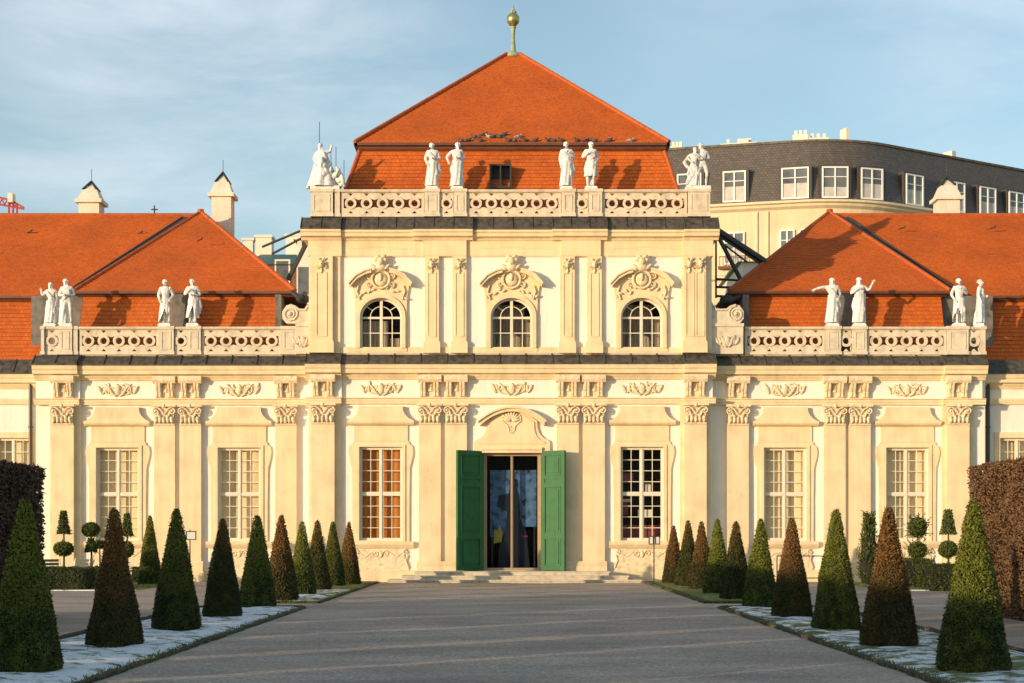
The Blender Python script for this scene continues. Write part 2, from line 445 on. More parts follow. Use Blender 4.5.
# walls ------------------------------------------------------------
mb = MB()
holes = [rect(*win_rect(c, y)) for c, y in lowwin if y == 0]
DX0, DX1, DZ0, DZ1 = X(483.5), X(541), .44, Z(452.5)
holes.append(rect(DX0, DX1, DZ0, DZ1))
mb.prism([rect(cenL, cenR, 0, ZC['bal0'])]+holes, 0, .45)
part(mb, 'wall', M['wall'])
for (a, b_, wins) in ((sideL, cenL+.02, lowwin[:2]), (cenR-.02, sideR, lowwin[4:])):
    mb = MB(); mb.prism([rect(a, b_, 0, ZC['bal0'])]+[rect(*win_rect(c, y)) for c, y in wins], YW, YW+.45)
    if a < 0: mb.box(a, a+.4, YW+.45, 16, 0, ZC['bal0']-.02)
    else: mb.box(b_-.4, b_, YW+.45, 16, 0, ZC['bal0']-.02)
    part(mb, 'wall', M['wall'])
# outer wings with their low windows
owl = [(-21.4, -18.95), (19.35, 21.8)]
outer_openings = []
for sgn in (-1, 1):
    a, b_ = (-32, sideL+.02) if sgn < 0 else (sideR-.02, 32)
    cs = [(13, YO), ] if sgn < 0 else [(1018, YO), ]
    hs = []
    for c, y in cs:
        for k in (0, 1, 2):
            cx = X(c, y)+sgn*k*4.1
            r = (cx-.72, cx+.72, Z(540, YO), Z(438, YO)); hs.append(rect(*r)); outer_openings.append(r)
    mb = MB(); mb.prism([rect(a, b_, 0, ZC['bal0']-.3)]+hs, YO, YO+.45)
    part(mb, 'wall', M['wall'])
# upper storey wall with arched openings
UW = [381, 511.5, 641.5]
USP = Z(317); UB = Z(348.3); UR = .80
mb = MB(); hs = []
for c in UW:
    cx = X(c); hs.append([(cx-UR, UB), (cx+UR, UB)]+arcpts(cx, USP, UR, 0, 180, 16, .72))
mb.prism([rect(cenL, cenR, ZC['bal0']+.003, Z(218))]+hs, 0, .45)
mb.box(cenL, cenL+.4, .45, 15.6, 0, Z(218)); mb.box(cenR-.4, cenR, .45, 15.6, 0, Z(218)); mb.box(cenL, cenR, 15.2, 15.6, 0, Z(218)-.01)
part(mb, 'wall', M['wall'])

# entablature --------------------------------------------------------
def cornice_prof(y, e):
    z0, z1 = ZC['frz1'], ZC['cor1']; h = z1-z0
    return [(y+.1, z0-.02), (y-.06, z0-.02), (y-.10, z0+.05), (y-.16, z0+.12), (y-.18, z0+.16), (y-e+.06, z0+.20), (y-e+.04, z0+.34),
            (y-e, z0+.38), (y-e-.03, z1-.02), (y-e-.03, z1), (y+.1, z1)]
def slate_run(mb, y, e, z0, z1, x0, x1, pitch=1.0):
    n = max(1, round((x1-x0)/pitch)); w = (x1-x0)/n
    mb.mould([(y-e-.06, z0), (y-e-.06, z0+.05), (y+.02, z1-.03), (y+.02, z0)], x0, x1)
    for i in range(n+1):
        xx = x0+w*i; xa = max(x0, xx-.02); xb = min(x1, xx+.02)
        if xb-xa > .01: mb.mould([(y-e-.07, z0+.02), (y-e-.07, z0+.09), (y+.02, z1+.01), (y+.02, z1-.04)], xa, xb)
def arch_prof(y):
    z0, z1 = ZC['arch0'], ZC['arch1']
    return [(y+.1, z0), (y-.12, z0), (y-.12, z0+.10), (y-.15, z0+.10), (y-.15, z0+.18), (y-.20, z0+.22), (y-.20, z1), (y+.1, z1)]
runs = [(X(33, .1), X(78, .1), YW-.14), (X(78, .1), cenL-.12, YW), (cenL-.12, X(342), -.14), (X(342), X(683), 0), (X(683), cenR+.12, -.14),
        (cenR+.12, X(944, .1), YW), (X(944, .1), X(987, .1), YW-.14)]
cor = MB(); arc = MB(); sl = MB(); fr = MB()
for x0, x1, y in runs:
    cor.mould(cornice_prof(y, .42), x0, x1); arc.mould(arch_prof(y), x0, x1)
    slate_run(sl, y, .42, ZC['cor1'], ZC['bal0']+.01, x0, x1)
    if y != 0 and y != YW:
        fr.box(x0+.1 if x0 < 0 else x0, x1 if x0 < 0 else x1-.1, y, y+.12, ZC['arch1'], ZC['frz1']-.02)
part(cor, 'cornice', M['trim']); part(arc, 'architrave', M['trim']); part(sl, 'slate_coping', M['coping']); part(fr, 'frieze_block', M['wall'])
# outer wing entablature (simple bands)
cor = MB(); sl = MB(); ban = MB()
for x0, x1 in ((-32, X(33, .1)-.02), (X(987, .1)+.02, 32)):
    d = -.25
    pr = [(p[0], p[1]+d) for p in cornice_prof(YO, .42)]
    cor.mould(pr, x0, x1); slate_run(sl, YO, .42, ZC['cor1']+d, ZC['bal0']+d+.18, x0, x1)
    ban.mould([(YO+.05, Z(402)), (YO-.08, Z(402)), (YO-.12, Z(398)), (YO-.12, Z(396)), (YO+.05, Z(396))], x0, x1)
part(cor, 'cornice', M['trim']); part(sl, 'slate_coping', M['coping']); part(ban, 'string_course', M['trim'])
# plinth of the walls
pl = MB()
def plinth(x0, x1, y):
    pl.mould([(y+.05, -.1), (y-.12, -.1), (y-.12, .36), (y-.05, .44), (y+.05, .44)], x0, x1)
plinth(sideL-.06, cenL, YW); plinth(cenR, sideR+.06, YW); plinth(cenL-.06, X(420), 0); plinth(X(604), cenR+.06, 0)
plinth(-32, sideL-.1, YO); plinth(sideR+.1, 32, YO)
part(pl, 'plinth', M['trim'])

# lower pilasters ------------------------------------------------------
pils = [(53, 75, YW-.14), (155, 176, YW), (180.5, 202, YW), (276, 297, YW), (312, 335, -.14), (419, 441, 0), (445, 467, 0),
        (556.5, 578.5, 0), (582.5, 604.5, 0), (684, 706, -.14), (726.5, 748, YW), (823, 844.5, YW), (848, 869.5, YW), (946, 968, YW-.14)]
zc0 = Z(424.5)
def pilaster(mb, x0, x1, y):
    mb.box(x0, x1, y-.20, y+.02, .75, zc0)
    mb.mould([(y, .40), (y-.30, .40), (y-.30, .62), (y-.25, .66), (y-.27, .72), (y-.22, .80), (y, .80)], x0-.08, x1+.08)
    mb.box(x0-.12, x1+.12, y-.34, y, 0, .40)
cons = MB()
for a, b_, y in pils:
    x0, x1 = X(a, y), X(b_, y); mb = MB(); pilaster(mb, x0, x1, y)
    if y < 0 or abs(y-(YW-.14)) < 1e-6:      # backing strip behind corner pilasters
        mb.box(x0-.12, x1+.22, y, y+.16, .45, ZC['arch0']) if a < 500 else mb.box(x0-.15, x1+.22 if a > 900 else x1+.18, y, y+.16, .45, ZC['arch0'])
    o = part(mb, 'pilaster', M['trim'])
    cb = MB(); cb.smooth = False; capital(cb, (x0+x1)/2, y-.20, zc0, x1-x0, ZC['arch0']-zc0); cb.build('capital', M['relief'], o)
    # pair of scroll consoles in the frieze
    z0, z1 = ZC['arch1'], ZC['frz1']
    cons.box(x0+.02, x1-.02, y-.06, y+.02, z0, z1-.02)
    for cx in (x0+.17, x1-.17):
        cons.mould([(y-.05, z0+.04), (y-.16, z0+.06), (y-.15, z0+.24), (y-.24, z0+.40), (y-.28, z0+.58), (y-.24, z1-.03), (y-.05, z1-.03)], cx-.11, cx+.11)
        for sx in (-.06, .06): cons.mould([(y-.1, z0+.08), (y-.19, z0+.08), (y-.185, z0+.26), (y-.28, z0+.44), (y-.31, z0+.60), (y-.1, z0+.64)], cx+sx-.02, cx+sx+.02)
    cons.box((x0+x1)/2-.06, (x0+x1)/2+.06, y-.12, y, z0+.25, z0+.52)
    cons.mould([(y, z1-.14), (y-.30, z1-.14), (y-.36, z1-.04), (y-.36, z1+.14), (y, z1+.14)], x0-.03, x1+.03)
part(cons, 'frieze_console', M['relief'])
# frieze reliefs
rnd = random.Random(3)
for c, y in ((118, YW), (239.5, YW), (381, 0), (512, 0), (642, 0), (785, YW), (907, YW)):
    mb = MB(); acanthus(mb, X(c, y), (ZC['arch1']+ZC['frz1'])/2-.02, y-.03, 1.5, .56, rnd); part(mb, 'frieze_relief', M['relief'])
# thin line under the architrave
# ---------------------------------------------------------------- windows
def window(cx, y, x0, x1, z0, z1, rows, blind, arch=False, curtain=None):
    """frame with glazing bars set in the reveal, panes and what hangs behind"""
    yy = y+.12; f = MB(); b = .055
    zt = z1
    if not arch:
        f.prism([rect(x0, x1, z0, z1), rect(x0+.07, x1-.07, z0+.07, z1-.07)], yy, yy+.07)
        zm = (z0+z1)/2
        f.box(cx-.055, cx+.055, yy, yy+.07, z0+.07, z1-.07); f.box(cx-.03, cx+.03, yy-.03, yy, z0+.07, z1-.07)
        f.box(x0+.07, cx-.055, yy-.015, yy+.07, zm-.05, zm+.05); f.box(cx+.055, x1-.07, yy-.015, yy+.07, zm-.05, zm+.05)
        for (u0, u1) in ((x0+.07, cx-.055), (cx+.055, x1-.07)):
            for (w0, w1) in ((z0+.07, zm-.05), (zm+.05, z1-.07)):
                f.prism([rect(u0+.002, u1-.002, w0+.002, w1-.002), rect(u0+.03, u1-.03, w0+.03, w1-.03)], yy+.01, yy+.06)
                um = (u0+u1)/2; f.box(um-.013, um+.013, yy+.015, yy+.05, w0+.03, w1-.03)
                for k in range(1, rows):
                    wz = w0+(w1-w0)*k/rows
                    f.box(u0+.03, um-.013, yy+.017, yy+.05, wz-.013, wz+.013); f.box(um+.013, u1-.03, yy+.017, yy+.05, wz-.013, wz+.013)
    o = f.build('window', M['white_paint'], P)
    g = MB(); g.box(x0+.05, x1-.05, yy+.035, yy+.041, z0+.05, z1-.05); g.build('pane', M['glass'], o)
    bl = MB(); bl.box(x0-.3, x1+.3, yy+.30, yy+.34, z0-.3, z1+.3) if blind else None
    if blind == 'shop':
        bl = MB(); yb = yy+.6
        bl.box(x0-.2, x1+.2, yb, yb+.04, z0-.2, z0+.6); bl.box(x0-.1, x0+.35, yb, yb+.04, z0+1.0, z0+1.5); bl.box(x0+.1, x0+.55, yb-.1, yb-.06, z0+2.3, z0+2.6)
        bl.build('display_panel', M['panel_reflection_red'], o); bl = MB(); bl.box(cx-.1, cx+.45, yb, yb+.04, z0+.9, z0+1.2); bl.box(cx+.2, cx+.4, yb, yb+.04, z0+1.9, z0+2.2); bl.box(x0+.1, x0+.5, yb+.05, yb+.09, z0+1.5, z0+1.62)
        bl.build('display_panel', M['farwhite'], o)
    elif blind: bl.build('blind', M[blind], o)
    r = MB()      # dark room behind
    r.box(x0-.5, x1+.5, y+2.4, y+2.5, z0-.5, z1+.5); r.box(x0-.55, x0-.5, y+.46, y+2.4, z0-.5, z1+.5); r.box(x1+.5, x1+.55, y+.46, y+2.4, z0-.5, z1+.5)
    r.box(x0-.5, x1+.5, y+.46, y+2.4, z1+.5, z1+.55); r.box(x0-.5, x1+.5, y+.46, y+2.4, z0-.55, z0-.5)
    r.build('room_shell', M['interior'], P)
    return o
kinds = ['blind', 'blind', 'drape', 'shop', 'blind', 'blind']
for (c, y), kd in zip(lowwin, kinds):
    x0, x1, z0, z1 = win_rect(c, y); cx = (x0+x1)/2
    window(cx, y, x0, x1, z0, z1, 4, kd)
    s = MB()      # surround with shouldered ears
    def q(px, py): return (cx+px/26.0, Z(py))
    out = [q(-28.5, 543), q(28.5, 543), q(28.5, 500), q(29, 468), q(31.5, 458), q(32.5, 452), q(31.5, 446), q(28.5, 444), q(28, 441.5), q(-28, 441.5), q(-28.5, 444), q(-31.5, 446), q(-32.5, 452), q(-31.5, 458), q(-29, 468), q(-28.5, 500)]
    s.prism([out, rect(x0, x1, z0, z1)], y-.07, y+.02)
    inn = [(p[0]*.0+cx+(p[0]-cx)*.93, p[1]) for p in out]
    o2 = [q(-24.5, 543), q(24.5, 543), q(24.5, 444.5), q(-24.5, 444.5)]
    s.prism([o2, rect(x0-.003, x1+.003, z0-.003, z1+.003)], y-.11, y-.06)
    # hood
    s.box(cx-27/26, cx+27/26, y-.05, y+.02, Z(441.3), Z(424.5))
    s.mould([(y, Z(425)), (y-.20, Z(425)), (y-.27, Z(423)), (y-.27, Z(420.5)), (y, Z(420.5))], cx-33/26, cx+33/26)
    hood = [q(-31.5, 420.4), q(31.5, 420.4), q(28, 418.5), q(24.5, 415), q(22.5, 411), q(22, 406.5), q(-22, 406.5), q(-22.5, 411), q(-24.5, 415), q(-28, 418.5)]
    s.prism([hood], y-.20, y+.02)
    # sill and apron
    s.mould([(y, Z(548)), (y-.12, Z(548)), (y-.22, Z(544.5)), (y-.22, Z(541.5)), (y, Z(541.5))], cx-33/26, cx+33/26)
    o = part(s, 'window_surround', M['trim'])
    a = MB()
    a.prism([[q(-28, 575), q(28, 575), q(28, 563), q(24, 560), q(23, 553), q(27, 549), q(-27, 549), q(-23, 553), q(-24, 560), q(-28, 563)]], y-.05, y+.02)
    for sx in (-1, 1):
        spiral(a, cx+sx*.95, Z(552), y-.07, .10, 1.4, PI/2, sx, .028); spiral(a, cx+sx*.2, Z(553.5), y-.07, .13, 1.3, PI, -sx, .025)
        a.tube([(cx+sx*1.02, y-.07, Z(555)), (cx+sx*.95, y-.07, Z(560)), (cx+sx*1.06, y-.07, Z(568))], .03, 5)
        a.tube([(cx+sx*.33, y-.06, Z(552)), (cx+sx*.6, y-.06, Z(557)), (cx+sx*.85, y-.06, Z(552))], .022, 5)
    leaf(a, cx, Z(551), y-.06, -PI/2, .26, .16, .05)
    a.build('apron_relief', M['relief'], o)
for r in outer_openings:
    cx = (r[0]+r[1])/2; window(cx, YO, r[0], r[1], r[2], r[3], 4, 'blind')
    s = MB(); s.prism([rect(r[0]-.22, r[1]+.22, r[2]-.2, r[3]+.22), rect(*r)], YO-.06, YO+.02); part(s, 'window_surround', M['trim'])

# upper arched windows ---------------------------------------------------
for i, c in enumerate(UW):
    cx = X(c); y = 0; yy = .12; b = .06
    outl = [(cx-UR, UB), (cx+UR, UB)]+arcpts(cx, USP, UR, 0, 180, 16, .72)
    inl = [(cx-UR+.07, UB+.06), (cx+UR-.07, UB+.06)]+arcpts(cx, USP, UR-.07, 0, 180, 16, .65)
    f = MB(); f.prism([outl, inl], yy, yy+.07)
    f.box(cx-.055, cx+.055, yy-.02, yy+.07, UB+.06, USP+.64)
    f.box(cx-UR+.07, cx-.055, yy-.015, yy+.06, USP-.06, USP+.02); f.box(cx+.055, cx+UR-.07, yy-.015, yy+.06, USP-.06, USP+.02)
    hmid = (UB+USP)/2
    for sx in (-1, 1):
        f.box(cx+sx*.42-.017, cx+sx*.42+.017, yy+.01, yy+.05, UB+.06, USP-.06)
        f.box(cx+sx*.055, cx+sx*(UR-.07), yy+.012, yy+.05, hmid-.017, hmid+.017)
    ring = arcpts(cx, USP+.02, .42, 0, 180, 12, .40)
    f.tube([(p[0], yy+.03, p[1]) for p in ring], .02, 5)
    for a in (38, 142):
        ca, sa = math.cos(math.radians(a)), math.sin(math.radians(a))
        f.tube([(cx+.42*ca, yy+.03, USP+.02+.40*sa), (cx+.75*ca, yy+.03, USP+.02+.67*sa)], .02, 5)
    o = f.build('arched_window', M['white_paint'], P)
    g = MB(); g.prism([inl], yy+.035, yy+.041); g.build('pane', M['glass'], o)
    cu = MB(); yb = yy+.28
    if i == 0: cu.box(cx-.9, cx+.25, yb, yb+.03, UB-.2, USP-.1); cu.box(cx+.3, cx+.9, yb+.1, yb+.13, UB-.2, UB+.45)
    else: cu.prism([[(cx-.55, UB-.1), (cx+.45, UB-.1)]+arcpts(cx-.05, UB+.2, .5, 0, 180, 10, .42)], yb+.1, yb+.13); cu.box(cx+.5, cx+.95, yb+.15, yb+.18, UB-.2, USP+.1); cu.box(cx-.6, cx+.5, yb+.5, yb+.53, UB-.2, USP+.6); cu.box(cx-.9, cx-.6, yb, yb+.03, UB-.2, USP+.3)  # arched sheet stands in for a pale reflection in the glass; boxes are curtains
    cu.build('curtain', M['sheer'], o)
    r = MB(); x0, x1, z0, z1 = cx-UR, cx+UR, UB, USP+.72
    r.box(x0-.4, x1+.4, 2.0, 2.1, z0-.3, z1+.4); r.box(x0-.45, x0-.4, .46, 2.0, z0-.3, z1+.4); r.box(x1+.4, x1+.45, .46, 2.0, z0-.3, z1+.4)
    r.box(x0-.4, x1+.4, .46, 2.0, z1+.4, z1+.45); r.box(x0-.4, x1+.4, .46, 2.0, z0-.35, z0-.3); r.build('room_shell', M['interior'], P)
    # surround
    def q(px, py): return (cx+px/26.0, Z(py))
    s = MB()
    body = [q(-26, 352), q(26, 352), q(26, 300), q(27, 293), q(28.5, 284), q(29, 281), q(20, 276), q(0, 269), q(-20, 276), q(-29, 281), q(-28.5, 284), q(-27, 293), q(-26, 300)]
    s.prism([body, outl], -.09, .02)
    band = [(cx-UR-.16, UB), ]
    oo = [(cx-UR-.15, UB-.0), (cx-UR-.001, UB)]+[(p[0], p[1]) for p in reversed(arcpts(cx, USP, UR+.001, 0, 180, 16, .721))]+[(cx+UR+.001, UB), (cx+UR+.15, UB)]+arcpts(cx, USP, UR+.15, 0, 180, 16, .87)
    s.prism([oo], -.15, -.08)
    # curved hood in two halves
    for sx in (-1, 1):
        top = [q(sx*31, 284), q(sx*24, 276.5), q(sx*15, 272), q(sx*9, 270.5)]
        bot = [q(sx*9, 274), q(sx*15, 275.5), q(sx*23, 280), q(sx*30, 287.5)]
        s.prism([top+bot], -.36, -.05); s.prism([[(p[0], p[1]+.0) for p in [q(sx*31.5, 283.5), q(sx*24, 275.3), q(sx*15, 270.8), q(sx*9, 269.3), q(sx*9, 271), q(sx*15, 272.6), q(sx*24, 277.2), q(sx*31.5, 285.5)]]], -.42, -.04)
    o = part(s, 'window_surround', M['trim'])
    a = MB(); rn = random.Random(i+20)
    # cartouche
    cz = Z(280)
    pts = [(cx+.34*math.cos(t/16*2*PI), -.17, cz+.34*math.sin(t/16*2*PI)) for t in range(17)]
    a.tube(pts, .05, 6); a.ell((cx, -.12, cz), (.25, .09, .26), 0, 12, 8)
    for sx in (-1, 1):
        spiral(a, cx+sx*.42, cz+.12, -.15, .14, 1.4, PI/2, -sx, .035); spiral(a, cx+sx*.42, cz-.2, -.15, .12, 1.4, -PI/2, sx, .035)
        for k in range(5):
            t = k/4; leaf(a, cx+sx*(.2+.68*t), cz-.38-.34*t*t+rn.uniform(-.03, .03), -.13, rn.uniform(-1, 1)+(PI if sx < 0 else 0), .2, .09, .05)
        a.tube([(cx+sx*.85, -.14, Z(286)), (cx+sx*.92, -.14, Z(292)), (cx+sx*.82, -.14, Z(300))], .04, 5)
        leaf(a, cx+sx*.1, cz+.35, -.22, PI/2-sx*.9, .38, .13, .08); a.ell((cx+sx*.17, -.24, Z(261)), (.1, .08, .09))
    # crowning bust
    a.ell((cx, -.26, Z(262.5)), (.14, .13, .17)); a.ell((cx, -.2, Z(268)), (.24, .14, .16)); a.ell((cx-.1, -.24, Z(258)), (.12, .1, .08), .4); a.ell((cx+.12, -.24, Z(257.5)), (.12, .1, .07), -.4)
    leaf(a, cx, cz+.25, -.2, -PI/2, .35, .14, .08)
    a.build('cartouche', M['relief'], o)

# upper pilasters ------------------------------------------------------
upils = [(311, 333, -.12, 1), (425, 439, 0, 1), (452.5, 466.5, 0, 1), (560, 574.5, 0, 1), (587, 601.5, 0, 1), (683.5, 705.5, -.12, 2)]
zb = ZC['bal0']
for a, b_, y, n in upils:
    x0, x1 = X(a, y), X(b_, y); w = x1-x0; mb = MB(); zt = Z(257)
    y2 = y-.16
    mb.box(x0, x1, y2, y+.02, zb+.45, zt)
    # raised panel edges
    pw = min(w, .55)
    for k in range(n):
        cx = (x0+x1)/2 if n == 1 else x0+w*(.27+.46*k)
        hw = .17 if w < .7 or n == 2 else .21
        rr = rect(cx-hw, cx+hw, zb+.62, zt-.62)
        mb.prism([rr, rect(cx-hw+.04, cx+hw-.04, zb+.66, zt-.66)], y2-.025, y2+.01)
    mb.box(x0-.05, x1+.05, y2-.07, y+.02, zb+.0, zb+.42); mb.box(x0-.02, x1+.02, y2-.04, y+.02, zb+.42, zb+.47)
    if y < 0: mb.box(x0-.08, x1+.28 if a < 500 else x1+.18, y, y+.14, zb, zt)
    o = part(mb, 'pilaster', M['trim']); h = MB()
    for k in range(n):
        cx = (x0+x1)/2 if n == 1 else x0+w*(.24+.52*k)
        mask_head(h, cx, Z(265.5), y2-.03, .95)
        if k < n-1: h.build('capital', M['relief'], o); h = MB()
    h.build('capital', M['relief'], o)
base = MB(); base.box(cenL, cenR, -.06, .02, zb+.004, zb+.24); part(base, 'base_course', M['trim'])
# upper entablature
uruns = [(X(302), X(342), -.14), (X(342), X(414), -.02), (X(414), X(473), -.14), (X(473), X(552), -.02), (X(552), X(607), -.14), (X(607), X(683), -.02), (X(683), X(718), -.14)]
cor = MB(); fr = MB(); sl = MB()
z0, z1, z2 = Z(257), Z(241), Z(231.5)
for k, (x0, x1, y) in enumerate(uruns):
    fx0 = cenL-.04 if k == 0 else x0; fx1 = cenR+.04 if k == 6 else x1
    if k in (2, 4): fx0 += .35; fx1 -= .25
    fr.mould([(y+.16, z0), (y-.03, z0), (y-.05, z0+.05), (y-.02, z0+.07), (y-.02, z1), (y+.16, z1)], fx0, fx1)
    e = .34
    cor.mould([(y+.16, z1), (y-.06, z1), (y-.10, z1+.06), (y-.14, z1+.10), (y-e+.05, z1+.12), (y-e+.02, z1+.24), (y-e-.03, z1+.28), (y-e-.03, z2), (y+.16, z2)], x0, x1)
    slate_run(sl, y, e, z2, Z(217.3), x0, x1, .78)
for sx, xx in ((-1, X(302)), (1, X(718))):
    xa, xb = (xx, cenL) if sx < 0 else (cenR, xx)
    cor.box(xa, xb, .03, 15.6, z1+.1, z2); sl.box(xa, xb, .03, 15.6, z2, z2+.1); fr.box(cenL-.04 if sx < 0 else cenR, cenL if sx < 0 else cenR+.04, .2, 15.6, z0, z1)
for k in (2, 4):                                    # frieze gaps beside the broken-forward blocks
    x0, x1, _ = uruns[k]; fr.box(x0, x0+.35, -.04, .1, z0, z1); fr.box(x1-.25, x1, -.04, .1, z0, z1)
part(cor, 'cornice', M['trim']); part(fr, 'frieze', M['trim']); part(sl, 'slate_coping', M['coping'])
# faint low relief in the upper frieze
rr = random.Random(11); mb = MB()
for a, b_ in ((347, 415), (479, 547), (612, 678)):
    c = (a+b_)/2
    for k in range(34):
        px = a+(b_-a)*(k+.5)/34
        if abs(px-c) < 3: continue
        mb.tube([(X(px), -.030, Z(250.5)), (X(px+rr.uniform(-1.5, 1.5)), -.032, Z(246.5-rr.random()*1.5))], .016, 4)
    mb.tube([(X(a+2), -.035, Z(249)), (X(c), -.035, Z(247.5)), (X(b_-2), -.035, Z(249))], .018, 4); part(mb, 'frieze_relief', M['trim']); mb = MB()

# balustrades -----------------------------------------------------------
def balustrade(pa, pb, y, z0, z1, n, parent_name='balustrade'):
    x0, x1 = X(pa, y), X(pb, y); h = z1-z0; zc = z0+h*.50; w = x1-x0; p = (w-.12)/n if n > 1 else w
    mb = MB(); rad = h*.215
    mb.box(x0, x1, y-.02, y+.26, z0, z0+.10); 
    mb.mould([(y-.06, z1-.10), (y-.09, z1-.05), (y-.06, z1), (y+.30, z1), (y+.30, z1-.10)], x0, x1)
    holes = []; xs = x0+(w-p*n)/2+p/2
    za, zb_ = zc-rad*.82, zc+rad*.82
    for i in range(n):
        c = xs+p*i
        holes.append(circ(c, zc, rad*.55, 12))
        # notches above and below each ring
        holes.append([(c-.10, z1-.135), (c+.10, z1-.135), (c, z1-.235)][::-1]); holes.append([(c-.10, z0+.135), (c+.10, z0+.135), (c, z0+.235)])
    for i in range(n+1):
        c = xs+p*(i-.5); hw = p/2-rad*.78
        L = [(c, zb_-.055), ] 
        if i == 0: L = [(c+.04, za), (c+hw+.05, za), (c+hw-.01, zc), (c+hw+.05, zb_), (c+.04, zb_)]
        elif i == n: L = [(c-hw-.05, za), (c-.04, za), (c-.04, zb_), (c-hw-.05, zb_), (c-hw+.01, zc)]
        else: L = [(c-hw-.05, za), (c, za+.045), (c+hw+.05, za), (c+hw-.01, zc), (c+hw+.05, zb_), (c, zb_-.045), (c-hw-.05, zb_), (c-hw+.01, zc)]
        holes.append(L)
    mb.prism([rect(x0, x1, z0+.10, z1-.10)]+holes, y+.03, y+.17)
    for i in range(n):
        c = xs+p*i; mb.prism([circ(c, zc, rad, 18), circ(c, zc, rad*.57, 14)], y-.005, y+.05)
    mb.box(x0, x1, y+.01, y+.05, z0+.10, z0+.125); mb.box(x0, x1, y+.01, y+.05, z1-.125, z1-.10)
    return part(mb, parent_name, M['stone'])
def pedestal(pa, pb, y, z0, z1, d=.5, push=.07):
    x0, x1 = X(pa, y), X(pb, y); mb = MB(); yf = y-push
    mb.box(x0, x1, yf, yf+d, z0, z1-.10)
    mb.box(x0-.03, x1+.03, yf-.03, yf+d+.03, z0, z0+.12); mb.box(x0-.03, x1+.03, yf-.05, yf+d+.05, z1-.10, z1+.02)
    if x1-x0 > .4: mb.prism([rect(x0+.10, x1-.10, z0+.2, z1-.18), rect(x0+.14, x1-.14, z0+.24, z1-.22)], yf-.02, yf+.01)
    return part(mb, 'pedestal', M['stone'])
z0, z1 = Z(217.3), Z(190.3)
mb = MB(); mb.box(cenL+.1, cenR-.1, .05, 1.6, z0-.6, z0-.004); part(mb, 'gutter_deck', M['lead'])
yb = -.10
for a, b_, n in ((341, 424, 5), (440, 453, 1), (467, 561, 6), (575.5, 588, 1), (602.5, 687, 5)): balustrade(a, b_, yb, z0, z1, n)
for a, b_ in ((311, 333), (424.5, 439.5), (453.5, 466.5), (561.5, 575), (588.5, 602), (688, 710)): pedestal(a, b_, yb, z0, z1, .9 if a in (311, 688) else .55)
pedestal(335, 340, yb+.04, z0, z1, .5)
for xa, xb in ((cenL+.0, cenL+.3), (cenR-.3, cenR)):
    mb = MB(); mb.box(xa, xb, .8, 15.4, z0, z1-.1); mb.box(xa-.03, xb+.03, .8, 15.4, z1-.1, z1); part(mb, 'parapet', M['stone'])
zs0, zs1 = ZC['bal0'], ZC['bal1']; ys = YW-.10
for a, b_, n in ((45, 58.5, 1), (79, 158.5, 5), (174.5, 187, 1), (201.5, 281, 5), (745, 825, 5), (841, 851.5, 1), (867, 946.5, 5), (968.5, 980, 1)): balustrade(a, b_, ys, zs0, zs1, n)
for a, b_ in ((41.5, 44.5), (59, 72.5), (159, 174), (187.5, 201), (281.5, 296.5), (825.5, 840.5), (852, 866.5), (947, 968), (980.5, 985)): pedestal(a, b_, ys, zs0, zs1)
pedestal(73.5, 78, ys+.04, zs0, zs1)
mb = MB(); mb.box(sideL+.1, cenL, YW+.05, YW+1.5, zs0-.4, zs0-.004); mb.box(cenR, sideR-.1, YW+.05, YW+1.5, zs0-.4, zs0-.004); part(mb, 'gutter_deck', M['lead'])

# volute shoulders between wing balustrade and pavilion
def volute(sgn):
    y = .12; mb = MB()
    xe = cenL if sgn < 0 else cenR
    def q(px, py):   # px = pixels away from pavilion edge
        return (xe+sgn*px/26.0, Z(py))
    base = [q(-1, 353.5), q(14, 353.5), q(14, 326), q(-1, 326)] if sgn < 0 else [q(-1, 353.5), q(32, 353.5), q(32, 326), q(-1, 326)]
    mb.prism([base], y, y+.5)
    W = 14 if sgn < 0 else 32
    mb.prism([[q(-1, 326.2), q(W+.5, 326.2), q(W+.5, 323), q(-1, 323)]], y-.06, y+.55)
    ce = 20 if sgn < 0 else 24.5
    prof = [q(-1, 323), q(ce+4, 323), q(ce+8, 318), q(ce+8, 311), q(ce+4, 305), q(ce, 303.8), q(ce-5, 305.5), q(ce-9, 308.5), q(ce-13, 309.3), q(3.5, 306.5), q(1.5, 303), q(0, 300), q(-1, 300)]
    mb.prism([prof], y, y+.45)
    spiral(mb, q(ce, 0)[0], Z(313.5), y-.02, .31, 2.2, PI*.5, sgn, .045); mb.ell((q(ce, 0)[0], y-.02, Z(313.5)), (.09, .09, .09))
    mb.tube([(q(ce, 303.8)[0], y-.02, Z(304.6)), (q(ce-5, 0)[0], y-.02, Z(306.3)), (q(ce-9, 0)[0], y-.02, Z(309.3)), (q(5, 0)[0], y-.02, Z(309.5)), (q(2, 0)[0], y-.02, Z(305))], .05, 6)
    cx = q(7 if sgn < 0 else 16, 0)[0]
    rn = random.Random(5); acanthus(mb, cx, Z(341), y-.02, .62 if sgn < 0 else .75, .5, rn)
    part(mb, 'volute', M['stone'])
volute(-1); volute(1)

